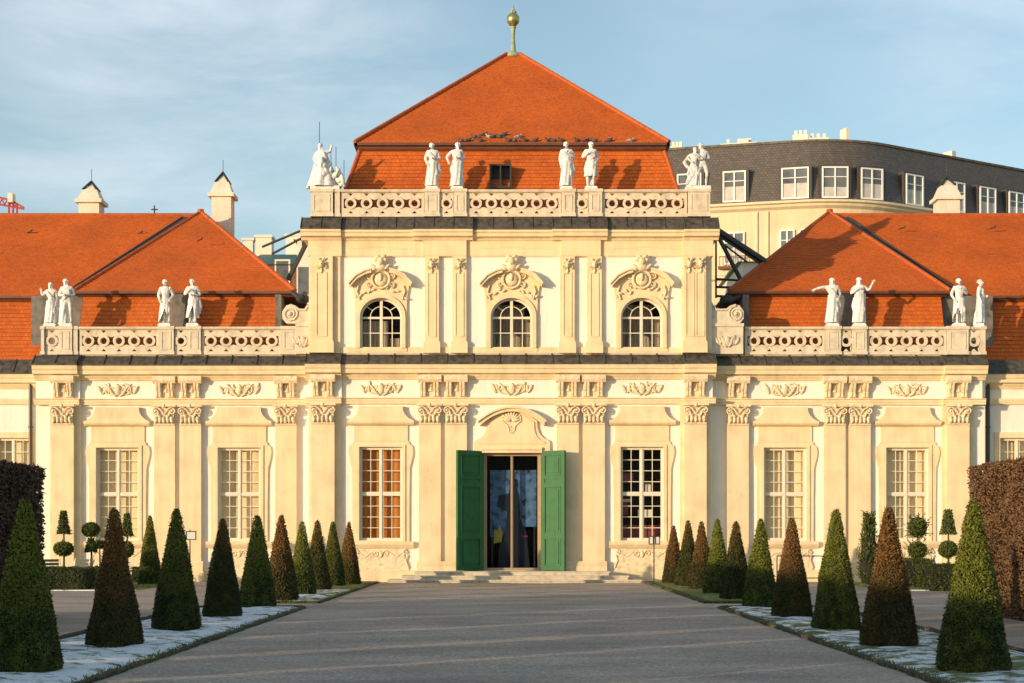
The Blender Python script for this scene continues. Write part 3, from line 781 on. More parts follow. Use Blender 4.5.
# roofs ----------------------------------------------------------------
def roof_face(mb, bl, br, tl, tr, course=.17, lift=.026):
    bl, br, tl, tr = map(Vector, (bl, br, tl, tr))
    nrm = (br-bl).cross((tl+tr)/2-bl).normalized()
    bm_ = (bl+br)/2; tm = (tl+tr)/2; xa = (br-bl).normalized()
    up = nrm.cross(xa).normalized(); H = (tm-bm_).dot(up)
    n = max(1, round(abs(H)/course))
    for i in range(n):
        a, b_ = i/n, (i+1)/n
        p0, p1 = bl.lerp(tl, a)+nrm*lift, br.lerp(tr, a)+nrm*lift; p2, p3 = br.lerp(tr, b_), bl.lerp(tl, b_)
        uv = [((p-bl).dot(xa), (i if k < 2 else i+1)*.17+.0) for k, p in enumerate((p0, p1, p2, p3))]
        if (p3-p2).length < 1e-4: mb.face([p0, p1, p2], uv[:3])
        else: mb.face([p0, p1, p2, p3], uv)
        mb.face([bl.lerp(tl, a), br.lerp(tr, a), p1, p0], [(0, .16)]*4)
def frustum(mb, b, t):
    """b,t = (x0,x1,y0,y1,z) rectangles"""
    B = [(b[0], b[2], b[4]), (b[1], b[2], b[4]), (b[1], b[3], b[4]), (b[0], b[3], b[4])]
    T = [(t[0], t[2], t[4]), (t[1], t[2], t[4]), (t[1], t[3], t[4]), (t[0], t[3], t[4])]
    for i in range(4): roof_face(mb, B[i], B[(i+1) % 4], T[i], T[(i+1) % 4])
EZ = 17.16
mb = MB(); frustum(mb, (-6.93, 6.87, .75, 15.2, 14.0), (-6.02, 6.02, 1.95, 14.0, EZ)); part(mb, 'mansard_slope', M['tile'])
AP = (0.05, 8.0, Z(56, 8.0))
mb = MB(); frustum(mb, (-6.20, 6.20, 1.72, 14.28, EZ+.16), (AP[0]-.28, AP[0]+.28, 7.8, 8.2, AP[2])); part(mb, 'hipped_roof', M['tile'])
mb = MB()
for (x0, x1, y0, y1) in ((-6.22, 6.22, 1.66, 1.80), (-6.22, 6.22, 14.2, 14.34), (-6.26, -6.12, 1.66, 14.34), (6.12, 6.26, 1.66, 14.34)):
    mb.box(x0, x1, y0, y1, EZ+.06, EZ+.16)
mb.box(-6.10, 6.10, 1.81, 14.19, EZ-.04, EZ+.06); part(mb, 'eaves', M['gutter'])
mb = MB()
mb.mould([(1.9, EZ-.12), (1.84, EZ-.12), (1.78, EZ-.05), (1.9, EZ-.05)], -6.08, 6.08); part(mb, 'eaves_moulding', M['gutter'])
def ridge(mb, a, b_, r=.09): mb.tube([a, b_], r, 8)
mb = MB()
for cx, cy in ((-6.22, 1.70), (6.22, 1.70), (6.22, 14.3), (-6.22, 14.3)): ridge(mb, (cx, cy, EZ+.2), (AP[0]+(.28 if cx > 0 else -.28), 7.8 if cy < 8 else 8.2, AP[2]+.03))
for cx, tx in ((-6.93, -6.02), (6.87, 6.02)): ridge(mb, (cx, .75, 14.0), (tx, 1.95, EZ), .08)
part(mb, 'hip_ridge', M['ridge'])
# finial
f = MB(); f.smooth = True
f.lathe([(.42, -.1), (.36, .06), (.2, .14), (.12, .22), (.10, .5), (.075, .8), (.085, 1.05), (.11, 1.2), (.10, 1.25)], AP, 12); f.lathe([(.06, 1.2), (.14, 1.23), (.13, 1.27), (.05, 1.3)], AP, 12)
fo = part(f, 'finial', M['copper'])
g = MB(); g.smooth = True; g.lathe([(.05, 1.27), (.16, 1.33), (.26, 1.45), (.29, 1.58), (.26, 1.72), (.17, 1.83), (.08, 1.88), (.09, 1.93), (.05, 1.97)], AP, 16); g.build('finial_ball', M['gold'], fo)
g = MB(); g.smooth = True; g.lathe([(.05, 1.95), (.09, 2.0), (.05, 2.06), (.02, 2.2)], AP, 10)
for k in range(6):
    a = k*PI/3; g.ell((AP[0]+.1*math.cos(a), AP[1]+.1*math.sin(a), AP[2]+1.9), (.05, .05, .07))
g.build('finial_tip', M['copper'], fo)
# dormer hatch in mansard
s = MB(); xa, xb, ya = X(489.5, 1.3), X(511.5, 1.3), 1.12
s.prism([rect(xa, xb, Z(188.5, 1.2), Z(165, 1.3)), rect(xa+.07, (xa+xb)/2-.03, Z(188, 1.2)+.06, Z(165, 1.3)-.07), rect((xa+xb)/2+.03, xb-.07, Z(188, 1.2)+.06, Z(165, 1.3)-.07)], ya, ya+.9)
hh = part(s, 'roof_hatch', M['darkmetal']); s = MB(); s.box(xa+.02, xb-.02, ya+.05, ya+.06, Z(188, 1.2), Z(165, 1.3)-.03); s.build('pane', M['glass'], hh)
s = MB(); s.box(xa+.03, xb-.03, ya+.3, ya+.35, Z(188, 1.2), Z(165, 1.3)-.03); s.build('backing', M['interior'], hh)

# wing pavilions
WE = 11.38
for sgn in (-1, 1):
    xi, xo = sgn*8.62, sgn*17.42
    ax = -13.6 if sgn < 0 else 13.88; apx = (ax, 8.2, 15.92)
    l, r = min(xi, xo), max(xi, xo)
    mi, mo = sgn*9.38, sgn*17.12; ml, mr = min(mi, mo), max(mi, mo)
    mb = MB(); frustum(mb, (ml-.05, mr+.05, 1.55, 14.8, zs0-.05), (ml+.02, mr-.02, 2.25, 14.2, WE)); part(mb, 'mansard_slope', M['tile'])
    mb = MB(); frustum(mb, (l, r, 2.0, 14.4, WE+.12), (ax-.06, ax+.06, 8.15, 8.25, apx[2])); part(mb, 'hipped_roof', M['tile'])
    mb = MB(); mb.box(l-.03, r+.03, 1.94, 14.46, WE+.02, WE+.12); mb.mould([(2.3, WE-.08), (2.18, WE-.08), (2.08, WE+.02), (2.3, WE+.02)], l+.1, r-.1); part(mb, 'eaves', M['gutter'])
    mb = MB()
    for cx, cy in ((l, 2.0), (r, 2.0), (l, 14.4), (r, 14.4)): ridge(mb, (cx, cy, WE+.15), (ax, 8.2, apx[2]+.02))
    mb.tube([(ax, 8.15, apx[2]-.2), (ax, 8.15, apx[2]+.12)], .14, 8)
    part(mb, 'hip_ridge', M['ridge'])
    # long wing roof behind
    xe = sgn*60
    a, b_ = (xe, ax) if sgn < 0 else (ax, xe)
    mb = MB(); roof_face(mb, (a, 3.0, WE+.05), (b_, 3.0, WE+.05), (a, 8.2, 15.78), (b_, 8.2, 15.78)); roof_face(mb, (b_, 13.4, WE+.05), (a, 13.4, WE+.05), (b_, 8.2, 15.78), (a, 8.2, 15.78)); part(mb, 'wing_roof', M['tile'])
    mb = MB(); ridge(mb, (a, 8.2, 15.80), (b_, 8.2, 15.80), .09); part(mb, 'ridge', M['ridge'])
    mx = sgn*18.75; a2, b2 = (xe, mx) if sgn < 0 else (mx, xe)
    mb = MB(); roof_face(mb, (a2, 2.25, 8.80), (b2, 2.25, 8.80), (a2, 3.15, WE), (b2, 3.15, WE)); part(mb, 'mansard_slope', M['tile'])
    mb = MB(); e0, e1 = (xe, sgn*17.6) if sgn < 0 else (sgn*17.6, xe); mb.box(e0, e1, 2.85, 3.2, WE-.02, WE+.08); mb.mould([(3.2, WE-.14), (3.05, WE-.14), (2.95, WE-.02), (3.2, WE-.02)], e0, e1); part(mb, 'eaves', M['gutter'])
    # lead valley gutter beside the hip and lead cheek below it
    def onmain(x, y): return Vector((x, y-.04, WE+.05+(y-3.0)*(15.78-WE-.05)/5.2+.05))
    mb = MB(); xa = sgn*17.35; 
    p = [onmain(xa, 3.0), onmain(xa+sgn*.85, 3.0), onmain(ax+sgn*.75, 8.0), onmain(ax+sgn*.05, 8.0)]
    if sgn < 0: p = [p[1], p[0], p[3], p[2]]
    mb.face(p); mb.tube([p[0], p[3]], .05, 6); mb.tube([p[1], p[2]], .05, 6); mb.tube([(p[0]+p[1])/2, (p[2]+p[3])/2], .035, 5); part(mb, 'valley_gutter', M['pipe'])
    mb = MB(); mb.box(mo-.02 if sgn > 0 else mx-.5, mx+.5 if sgn > 0 else mo+.02, 2.45, 3.0, 8.4, WE); 
    for px in ((173, 186) if sgn < 0 else (839, 852),): mb.box(X(px[0], 1.5), X(px[1], 1.5), 1.35, 2.3, zs0-.3, WE-.1)
    mb.box(mi if sgn < 0 else mi-.25, mi+.25 if sgn < 0 else mi, 1.75, 2.5, zs0-.3, WE-.05)
    part(mb, 'lead_cheek', M['lead'])
# small snow hooks scattered on the roofs
mb = MB()
for (px, py, y, yy) in ((200, 240, 5, 0), (30, 232, 7, 0), (140, 233, 7, 0), (505, 68, 7.2, 0), (445, 110, 5, 0), (586, 112, 5, 0), (902, 228, 6.8, 0), (992, 228, 6.8, 0)):
    zz = Z(py, y); mb.tube([(X(px-3, y), y, zz-.05), (X(px+2, y), y-.15, zz), (X(px+3, y), y-.1, zz+.08)], .03, 5)
part(mb, 'roof_hook', M['darkmetal'])

# chimneys of the palace
def chimney(pa, pb, y, pyt, pys, pyb):
    """shaft pa..pb, top of cap pyt, shoulder pys, base pyb"""
    x0, x1 = X(pa, y), X(pb, y); cx = (x0+x1)/2; w = x1-x0; cy = y+w/2; mb = MB()
    zb_, zs, zt = Z(pyb, y), Z(pys, y), Z(pyt, y)
    mb.box(x0, x1, y, y+w, zb_-1.5, zs-.16); mb.box(x0-.14, x1+.14, y-.14, y+w+.14, zs-.16, zs)
    hw = w/2+.05; t = .16
    h = zt-zs
    def fr(a, za, b_, zb2):
        A = [(cx-a, cy-a, za), (cx+a, cy-a, za), (cx+a, cy+a, za), (cx-a, cy+a, za)]; B = [(cx-b_, cy-b_, zb2), (cx+b_, cy-b_, zb2), (cx+b_, cy+b_, zb2), (cx-b_, cy+b_, zb2)]
        mb.mesh(A+B, [(3, 2, 1, 0), (4, 5, 6, 7)]+[(i, (i+1) % 4, (i+1) % 4+4, i+4) for i in range(4)])
    fr(hw, zs, hw*.62, zs+h*.52)
    o = part(mb, 'chimney', M['side']); c = MB()
    a = hw*.62; zA = zs+h*.52; sl_ = .05
    for sx in (-1, 1):
        for sy in (-1, 1): c.tube([(cx+sx*a, cy+sy*a, zA), (cx, cy, zt)], .05, 5)
    c.build('chimney_hood', M['darkmetal'], o)
    c = MB(); c.tube([(cx, cy, zt-.1), (cx, cy, zt+.55)], .012, 4); c.build('lightning_rod', M['darkmetal'], o)
    ins = MB(); ins.mesh([(cx-a+.03, cy-a+.03, zA), (cx+a-.03, cy-a+.03, zA), (cx+a-.03, cy+a-.03, zA), (cx-a+.03, cy+a-.03, zA), (cx, cy, zt-.12)], [(0, 1, 4), (1, 2, 4), (2, 3, 4), (3, 0, 4)]); ins.build('chimney_mouth', M['side'], o)
chimney(78.5, 99, 9.2, 179, 199, 216)
chimney(211.5, 231, 9.2, 170, 193, 230)
chimney(939, 960, 9.2, 174, 196, 216)
# little cross on the left ridge
mb = MB(); x = X(154.5, 8.2); mb.tube([(x, 8.2, 15.8), (x, 8.2, Z(205.5, 8.2))], .03, 5); mb.tube([(x-.14, 8.2, Z(209.5, 8.2)), (x+.14, 8.2, Z(209.5, 8.2))], .03, 5); part(mb, 'ridge_cross', M['darkmetal'])

# downpipes at outer corners
for px in (29.5, 989):
    mb = MB(); x = X(px, .95); mb.tube([(x, YO-.12, 0), (x, YO-.12, 8.2)], .075, 8)
    for zz in (2, 4, 6): mb.tube([(x, YO-.12, zz), (x, YO-.12, zz+.08)], .10, 8)
    part(mb, 'downpipe', M['pipe'])

# door -------------------------------------------------------------------
s = MB()
def q(px, py): return (X(px), Z(py))
body = [q(480.5, 453)]+[q(474, 453), q(474, 442.5), q(475.5, 440.5), q(480, 438.5), q(484.5, 434), q(486.5, 428), q(486.8, 422)]
body = [q(474, 453), q(474, 442.5), q(475.5, 440.5), q(480, 438.5), q(484.5, 434), q(486.5, 428), q(486.8, 421), q(500, 413), q(512, 411.5), q(524, 413), q(537.2, 421), q(537.5, 428), q(539.5, 434), q(544, 438.5), q(548.5, 440.5), q(550, 442.5), q(550, 453)]
s.prism([body], -.10, .02)
body2 = [(X(512)+(p[0]-X(512))*.88, p[1]-.06) for p in body[1:-1]]; 
s.prism([[(p[0], max(p[1], Z(446.5))) for p in body2]], -.14, -.09)
arcx = lambda t: 512+(34)*t
top = [q(512+33*t, 421.5-14*(1-t*t)) for t in [i/10 for i in range(-10, 11)]]
bot = [q(512+32*t, 426-14*(1-t*t)) for t in [i/10 for i in range(10, -11, -1)]]
s.prism([top+bot], -.32, .0)
top2 = [q(512+34*t, 420.8-14*(1-t*t)) for t in [i/10 for i in range(-10, 11)]]; bot2 = [q(512+34*t, 422.8-14*(1-t*t)) for t in [i/10 for i in range(10, -11, -1)]]
s.prism([top2+bot2], -.40, -.005)
s.mould([(0, Z(453)), (-.16, Z(453)), (-.16, Z(451)), (-.20, Z(449.5)), (-.20, Z(447.5)), (0, Z(447.5))], X(482), X(542))
ds = part(s, 'door_surround', M['trim'])
a = MB(); cx = X(511.5)
for k in range(-4, 5): leaf(a, cx, Z(422), -.16, PI/2+k*.32, .48-.02*abs(k), .10, .07)
spiral(a, cx, Z(430.5), -.14, .15, 1.6, PI/2, 1, .04)
for sx in (-1, 1): a.tube([(cx+sx*.32, -.15, Z(415)), (cx+sx*.36, -.15, Z(421)), (cx+sx*.14, -.15, Z(426)), (cx+sx*.10, -.15, Z(431))], .04, 5)
a.build('shell_relief', M['relief'], ds)
s = MB()   # frame and two glazed leaves
s.prism([rect(DX0, DX1, DZ0, DZ1), rect(DX0+.13, -.055, DZ0+.1, DZ1-.12), rect(.055, DX1-.13, DZ0+.1, DZ1-.12)], .22, .32)
s.box(-.02, .02, .19, .22, DZ0+.1, DZ1-.12)
do = part(s, 'door', M['door_paint'])
g = MB(); g.box(DX0+.1, DX1-.1, .27, .278, DZ0+.08, DZ1-.1); g.build('pane', M['doorglass'], do)
r = MB(); r.box(-1.6, 1.6, 3.4, 3.5, .2, 5.4); r.box(-1.65, -1.6, .46, 3.4, .2, 5.4); r.box(1.6, 1.65, .46, 3.4, .2, 5.4); r.box(-1.6, 1.6, .46, 3.4, 5.4, 5.45); r.box(-1.6, 1.6, .3, 3.4, .40, .43)
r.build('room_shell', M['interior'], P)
# shutters, each opened outward
def shutter(hx, tip, name, m):
    L = math.hypot(tip[0]-hx, tip[1]); ang = math.atan2(tip[1], tip[0]-hx)
    e = bpy.data.objects.new('shutter', None)
    mb = MB(); h = Z(569.3)+.0; z0, z1 = .45, Z(451.2); t = .05
    mb.box(0, L, -t/2, t/2, z0, z1)
    H = z1-z0
    for sy in (-1, 1):
        y0 = sy*t/2
        for (f0, f1) in ((0, .035), (.27, .31), (.70, .735), (.765, .79), (.965, 1)):
            mb.box(.0, L, y0, y0+sy*.03, z0+H*f0, z0+H*f1)
        for (x0, x1) in ((0, .17), (L-.17, L)): mb.box(x0, x1, y0, y0+sy*.03, z0+.003, z1-.003) if False else None
        for (f0, f1) in ((.035, .27), (.31, .70), (.735, .765), (.79, .965)):
            mb.box(0, .17, y0, y0+sy*.03, z0+H*f0, z0+H*f1); mb.box(L-.17, L, y0, y0+sy*.03, z0+H*f0, z0+H*f1)
            if f1-f0 > .1:
                a0, a1 = z0+H*f0, z0+H*f1
                mb.box(.17, .20, y0, y0+sy*.045, a0, a1); mb.box(L-.20, L-.17, y0, y0+sy*.045, a0, a1); mb.box(.20, L-.20, y0, y0+sy*.045, a0, a0+.03); mb.box(.20, L-.20, y0, y0+sy*.045, a1-.03, a1)
                mb.box(.27, L-.27, y0, y0+sy*.025, a0+.12, a1-.12)
    o = mb.build('shutter', M['green_dark'], P); o.location = (hx, -.04, 0); o.rotation_euler = (0, 0, ang)
    hg = MB()
    for zz in (.9, 2.7, 4.5): hg.tube([(0, 0, zz), (0, 0, zz+.18)], .04, 6)
    hg.build('hinge', M['darkmetal'], o)
    return o
shutter(DX0-.02, (-2.09, -.80), 'l', M['green_dark'])
shutter(DX1+.02, (2.02, -.62), 'r', M['green_dark'])
# board painted as the glass reflection: dark silhouette before a pale blue ground
b = empty('reflection_board', (0, .62, .43), 'painted reflection board, pale blue with dark shape and yellow patch behind the glass door', 'reflection board')
mb = MB(); mb.box(-.85, -.08, 0, .05, 1.3, 3.9); mb.box(.10, .95, 0, .05, 1.7, 3.9); mb.build('panel', simple('reflection_blue', (.13, .22, .30), .7, .5, 3.5), b)
mb = MB(); mb.prism([[(-.55, .1), (.7, .1), (.55, 1.5), (.32, 2.0), (.3, 2.6), (.18, 3.2), (.2, 3.5), (.06, 3.62), (-.06, 3.45), (-.12, 3.0), (-.5, 2.9), (-.6, 2.5), (-.2, 2.3), (-.25, 1.6), (-.5, .9)]], -.04, -.005); mb.build('silhouette', M['reflection_dark'], b)
mb = MB(); mb.prism([[(-.72, 1.05), (-.42, 1.1), (-.36, 1.45), (-.45, 1.75), (-.55, 1.55), (-.68, 1.6)]], -.05, -.042); mb.build('patch', M['reflection_yellow'], b)
mb = MB(); mb.box(.35, .62, -.05, -.042, 1.3, 1.36); mb.build('stripe', M['panel_reflection_red'], b)
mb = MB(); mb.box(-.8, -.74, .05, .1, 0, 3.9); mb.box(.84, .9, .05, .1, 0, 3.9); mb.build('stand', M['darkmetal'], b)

# steps -------------------------------------------------------------------
for k, (a, b_, y0, z0, z1) in enumerate(((415, 609, -1.1, .28, .43), (402, 628, -1.5, .13, .28), (388, 641, -1.9, -.05, .13))):
    mb = MB(); xa, xb = X(a, y0), X(b_, y0)
    mb.box(xa, xb, y0, -.02, z0, z1-.05); mb.box(xa-.04, xb+.04, y0-.04, -.02, z1-.05, z1); part(mb, 'step', M['step'])

# ================================================================== STATUES
def skin_body(J, E, root=0, sub=2):
    """J: list of (x,y,z,r); E: edges -> one continuous skinned mesh"""
    me = bpy.data.meshes.new('tmp'); me.from_pydata([j[:3] for j in J], E, []); me.update()
    o = bpy.data.objects.new('tmp', me); COL.objects.link(o)
    o.modifiers.new('s', 'SKIN')
    sk = me.skin_vertices[0].data
    for i, j in enumerate(J):
        r = j[3]; sk[i].radius = (r, r) if not isinstance(r, tuple) else r
        sk[i].use_root = (i == root)
    sb = o.modifiers.new('u', 'SUBSURF'); sb.levels = sub; sb.render_levels = sub
    dg = bpy.context.evaluated_depsgraph_get(); dg.update()
    m2 = bpy.data.meshes.new_from_object(o.evaluated_get(dg))
    bpy.data.objects.remove(o); bpy.data.meshes.remove(me)
    vs = [tuple(v.co) for v in m2.vertices]; fs = [tuple(p.vertices) for p in m2.polygons]
    bpy.data.meshes.remove(m2); return vs, fs
def figure(p, mb, ox=0, oy=0, oz=0, s=1.0):
    """adds one body to mb; p = pose dict"""
    lean = p.get('lean', 0); sh = p.get('shift', .04)
    ch = (sh*.5+lean*.6, .0, 1.27); nk = (lean*.9, -.01, 1.47); hd = (lean+p.get('hx', 0), -.03, 1.60); ht = (lean+p.get('hx', 0)*1.4, -.03, 1.70)
    pel = (sh, 0, .96); wa = (sh*.8+lean*.2, 0, 1.08)
    J = [(*pel, (.14, .10)), (*wa, (.145, .11)), (*ch, (.185, .13)), (*nk, .058), (*hd, .086), (*ht, .074)]
    E = [(0, 1), (1, 2), (2, 3), (3, 4), (4, 5)]
    def chain(st, pts):
        prev = st
        for q_ in pts:
            J.append(q_); E.append((prev, len(J)-1)); prev = len(J)-1
    for sx, key in ((-1, 'la'), (1, 'ra')):
        el, wr = p[key]
        chain(2, [(ch[0]+sx*.19, 0, 1.41, .080), (ch[0]+sx*.19+el[0], el[1], 1.41+el[2], .062),
                  (ch[0]+sx*.19+wr[0], wr[1], 1.41+wr[2], .042), (ch[0]+sx*.19+wr[0]*1.0+(wr[0]-el[0])*.28, wr[1]+(wr[1]-el[1])*.28, 1.41+wr[2]+(wr[2]-el[2])*.28, .046)])
        # fingers
        w = Vector((ch[0]+sx*.19+wr[0]+(wr[0]-el[0])*.28, wr[1]+(wr[1]-el[1])*.28, 1.41+wr[2]+(wr[2]-el[2])*.28)); d = Vector((wr[0]-el[0], wr[1]-el[1], wr[2]-el[2])).normalized()
        side = d.cross(Vector((0, 1, 0)));  side = side.normalized() if side.length > .1 else Vector((1, 0, 0))
        for k in range(4):
            b_ = w+side*(k-1.5)*.019; L = (.07, .08, .075, .055)[k]
            mb.tube([tuple(Vector((ox, oy, oz))+s*v) for v in (b_, b_+d*L*.55, b_+d*L+Vector((0, -.02, -.01)))], [.011*s, .010*s, .008*s], 5)
        b_ = w-d*.03+side*.035
        mb.tube([tuple(Vector((ox, oy, oz))+s*v) for v in (b_, b_+side*.03+d*.03, b_+side*.03+d*.06)], [.013*s, .011*s, .009*s], 5)
    kl = p.get('kl', (0, 0)); kr = p.get('kr', (.05, -.10))
    for sx, k in ((-1, kl), (1, kr)):
        hx = sh+sx*.09
        chain(0, [(hx, 0, .88, .098), (hx+k[0], k[1]-.02, .52, .066), (hx+k[0]*.7, k[1]*.3+.03, .30, .056), (hx+k[0]*.5, k[1]*.2+.04, .12, .04), (hx+k[0]*.6, k[1]*.2-.10, .075, .036)])
    vs, fs = skin_body(J, E)
    o = mb.smooth; mb.smooth = True
    mb.mesh([(ox+v[0]*s, oy+v[1]*s, oz+v[2]*s) for v in vs], fs); mb.smooth = o
    # face and curls
    def el(c, r, rot=0): mb.ell((ox+c[0]*s, oy+c[1]*s, oz+c[2]*s), (r[0]*s, r[1]*s, r[2]*s), rot, 8, 5)
    hx, hz = (hd[0]+ht[0])/2, 1.645
    el((hx, -.115, hz-.015), (.014, .025, .03)); el((hx, -.10, hz-.06), (.028, .015, .010)); el((hx, -.09, hz-.095), (.03, .025, .025))
    for sx in (-1, 1): el((hx+sx*.032, -.10, hz+.012), (.018, .01, .009)); el((hx+sx*.085, -.02, hz-.01), (.015, .025, .03))
    return hx, hz
def hair(mb, hx, hz, ox, oy, oz, s, style=0):
    rn = random.Random(int(hx*1000)+style)
    mb.ell((ox+hx*s, oy+.0*s, oz+(hz+.045)*s), (.080*s, .085*s, .066*s), 0, 12, 8)
    for k in range(26):
        a = rn.uniform(0, 2*PI); t = rn.uniform(.1, 1.0)
        x, y, z = .085*math.cos(a)*math.sin(t*1.5), .085*math.sin(a)*math.sin(t*1.5)+.015, .075*math.cos(t*1.5)
        if y < -.04 and z < .045: continue
        mb.ell((ox+(hx+x)*s, oy+(-.015+y)*s, oz+(hz+.02+z)*s), (.036*s, .036*s, .032*s), 0, 7, 4)
    if style == 1:
        mb.ell((ox+hx*s, oy+.07*s, oz+(hz+.02)*s), (.05*s, .06*s, .05*s), 0, 8, 5)
def drape(mb, ox, oy, oz, s, rnd_, z0=.10, z1=1.02, open_a=None, wide=.0, shift=.04):
    """a gown or cloth hanging round the legs with deep folds; open_a = angular gap that bares a leg"""
    seg = 44; rings = 9; ph = rnd_.uniform(0, 6); nf = rnd_.choice((7, 8, 9)); vs = []; fs = []
    for j in range(rings+1):
        t = j/rings; z = z1+(z0-z1)*t; r = .18+.035*t+wide*t
        for i in range(seg):
            a = 2*PI*i/seg
            fo = 1+(.05+.15*t)*(1.5*abs(math.sin((nf*a+ph)/2+t*.8+.3*math.sin(2*a+t*4)))-.9)+.06*math.sin(3*a+ph*2-t*3)
            vs.append((ox+s*(shift*(1-t)+r*fo*math.cos(a)*1.12), oy+s*(r*fo*math.sin(a)*.82-.01), oz+s*z))
    for j in range(rings):
        for i in range(seg):
            a = 2*PI*(i+.5)/seg
            if open_a and j > 3:
                dlt = (a-open_a[0]+PI) % (2*PI)-PI
                if abs(dlt) < open_a[1]*(j-3)/rings*2: continue
            k = (i+1) % seg; fs.append((j*seg+i, j*seg+k, (j+1)*seg+k, (j+1)*seg+i)[::-1])
    o = mb.smooth; mb.smooth = True; mb.mesh(vs, fs); mb.smooth = o
def sash(mb, ox, oy, oz, s, d=1, shift=.04):
    for off in (0, .05, .10, .15):
        pts = [(-.19*d, .03, 1.44-off), (-.10*d, -.13, 1.34-off), (.06*d, -.15, 1.16-off*.9), (.17*d, -.08, 1.02-off*.6), (.20*d, .06, .94-off*.4)]
        mb.tube([(ox+s*(x+shift*.5), oy+s*y, oz+s*z) for x, y, z in pts], [.03*s, .036*s, .036*s, .034*s, .03*s], 6)
    mb.tube([(ox+s*(.19*d+shift), oy, oz+s*1.0), (ox+s*(.24*d+shift), oy+.02, oz+s*.7), (ox+s*(.21*d+shift), oy+.03, oz+s*.4)], [.06*s, .085*s, .04*s], 7)
down_l = ((-.06, .02, -.30), (-.03, -.08, -.55)); down_r = ((.06, .02, -.30), (.03, -.08, -.55))
bent_l = ((-.10, .02, -.28), (.10, -.18, -.30)); bent_r = ((.10, .02, -.28), (-.10, -.18, -.30))
hip_l = ((-.10, .05, -.26), (-.02, -.10, -.46)); hip_r = ((.11, .05, -.26), (.0, -.10, -.46))
out_l = ((-.26, -.05, -.02), (-.50, -.10, -.10)); up_r = ((.16, -.06, -.16), (.28, -.14, .10)); out_r = ((.24, -.04, -.06), (.40, -.10, .06))
chest_l = ((-.12, .0, -.26), (.06, -.17, -.14)); chest_r = ((.12, 0, -.26), (-.08, -.17, -.12))
STAT_GRP = 'white marble statues standing on the balustrades'
def statue(px, y, z, hgt, pose, label, dr=None, sash_d=0, hs=0, rot=0.0):
    e = empty('statue', (X(px, y), y, z), label, 'statue', STAT_GRP); s = hgt/1.86; e.rotation_euler = (0, 0, rot)
    rn = random.Random(px)
    mb = MB(); mb.box(-.24, .24, -.20, .20, 0, .10); mb.box(-.21, .21, -.17, .17, .10, .14*s+.0); mb.build('plinth', M['marble'], e)
    b = MB(); hx, hz = figure(pose, b, 0, 0, .11*s, s); b.build('body', M['marble'], e)
    h = MB(); hair(h, hx, hz, 0, 0, .11*s, s, hs); h.build('hair', M['marble'], e)
    d = MB()
    if dr is not None: drape(d, 0, 0, .11*s, s, rn, **dr)
    if sash_d: sash(d, 0, 0, .11*s, s, sash_d)
    sup = MB(); sup.tube([(.0, .16, .1), (.02, .15, .5*s), (0, .12, .7*s)], [.11, .08, .05], 8); sup.build('support', M['marble'], e)
    if d.v: d.build('drapery', M['marble'], e)
    return e
zc = Z(190.3)+.02; zw = ZC['bal1']+.02; yc = .12; yw = .62
full = dict(z0=.06, z1=1.05); 
statue(432, yc, zc, 1.82, dict(la=hip_l, ra=bent_r, hx=-.01), 'white robed statue, leftmost of four single figures on the high central balustrade', full, 1)
statue(457, yc, zc, 1.84, dict(la=((-.20, .0, -.22), (-.14, -.12, -.42)), ra=bent_r, hx=.01, shift=-.04, lean=.02), 'white statue with elbow jutting out, just left of the dark roof hatch', dict(z0=.06, z1=1.12, wide=.02), -1, 1)
statue(566, yc, zc, 1.86, dict(la=down_l, ra=chest_r), 'white statue in a long straight robe, just right of the dark roof hatch', dict(z0=.06, z1=1.2), 1, 1)
statue(591, yc, zc, 1.86, dict(la=chest_l, ra=hip_r, shift=-.04, kr=(.07, -.16)), 'white bare-legged statue with folded arms, rightmost single figure on the high central balustrade', dict(z0=.42, z1=1.08), -1)
statue(165, yw, zw, 1.84, dict(la=hip_l, ra=hip_r, kr=(.06, -.1)), 'white statue with both hands on the hips on the left wing balustrade', dict(z0=.10, z1=.95, open_a=(-PI/2, .8)), 0)
statue(193, yw, zw, 1.86, dict(la=chest_l, ra=bent_r, hx=-.03, shift=-.03), 'white statue with arms across its chest, nearest the pavilion on the left wing', dict(z0=.25, z1=1.0, open_a=(-PI/2, .7)), 1)
statue(832, yw, zw, 1.90, dict(la=out_l, ra=hip_r), 'white statue stretching one arm out to the left on the right wing balustrade', dict(z0=.06, z1=1.1, wide=.01), 1)
statue(859, yw, zw, 1.92, dict(la=chest_l, ra=up_r, shift=.02), 'white statue raising one hand to the right on the right wing balustrade', dict(z0=.06, z1=1.15), -1)
statue(958.5, yw, zw, 1.88, dict(la=hip_l, ra=chest_r, kr=(.05, -.12)), 'white statue, one hand at its chest, on the wide end pedestal of the right wing', dict(z0=.1, z1=1.0, open_a=(-PI/2-.4, .8)), 0)
statue(980, yw+.1, zw, 1.86, dict(la=down_l, ra=bent_r), 'white statue turned sideways at the far right end of the balustrade', dict(z0=.06, z1=1.1), 1, 1, rot=1.1)

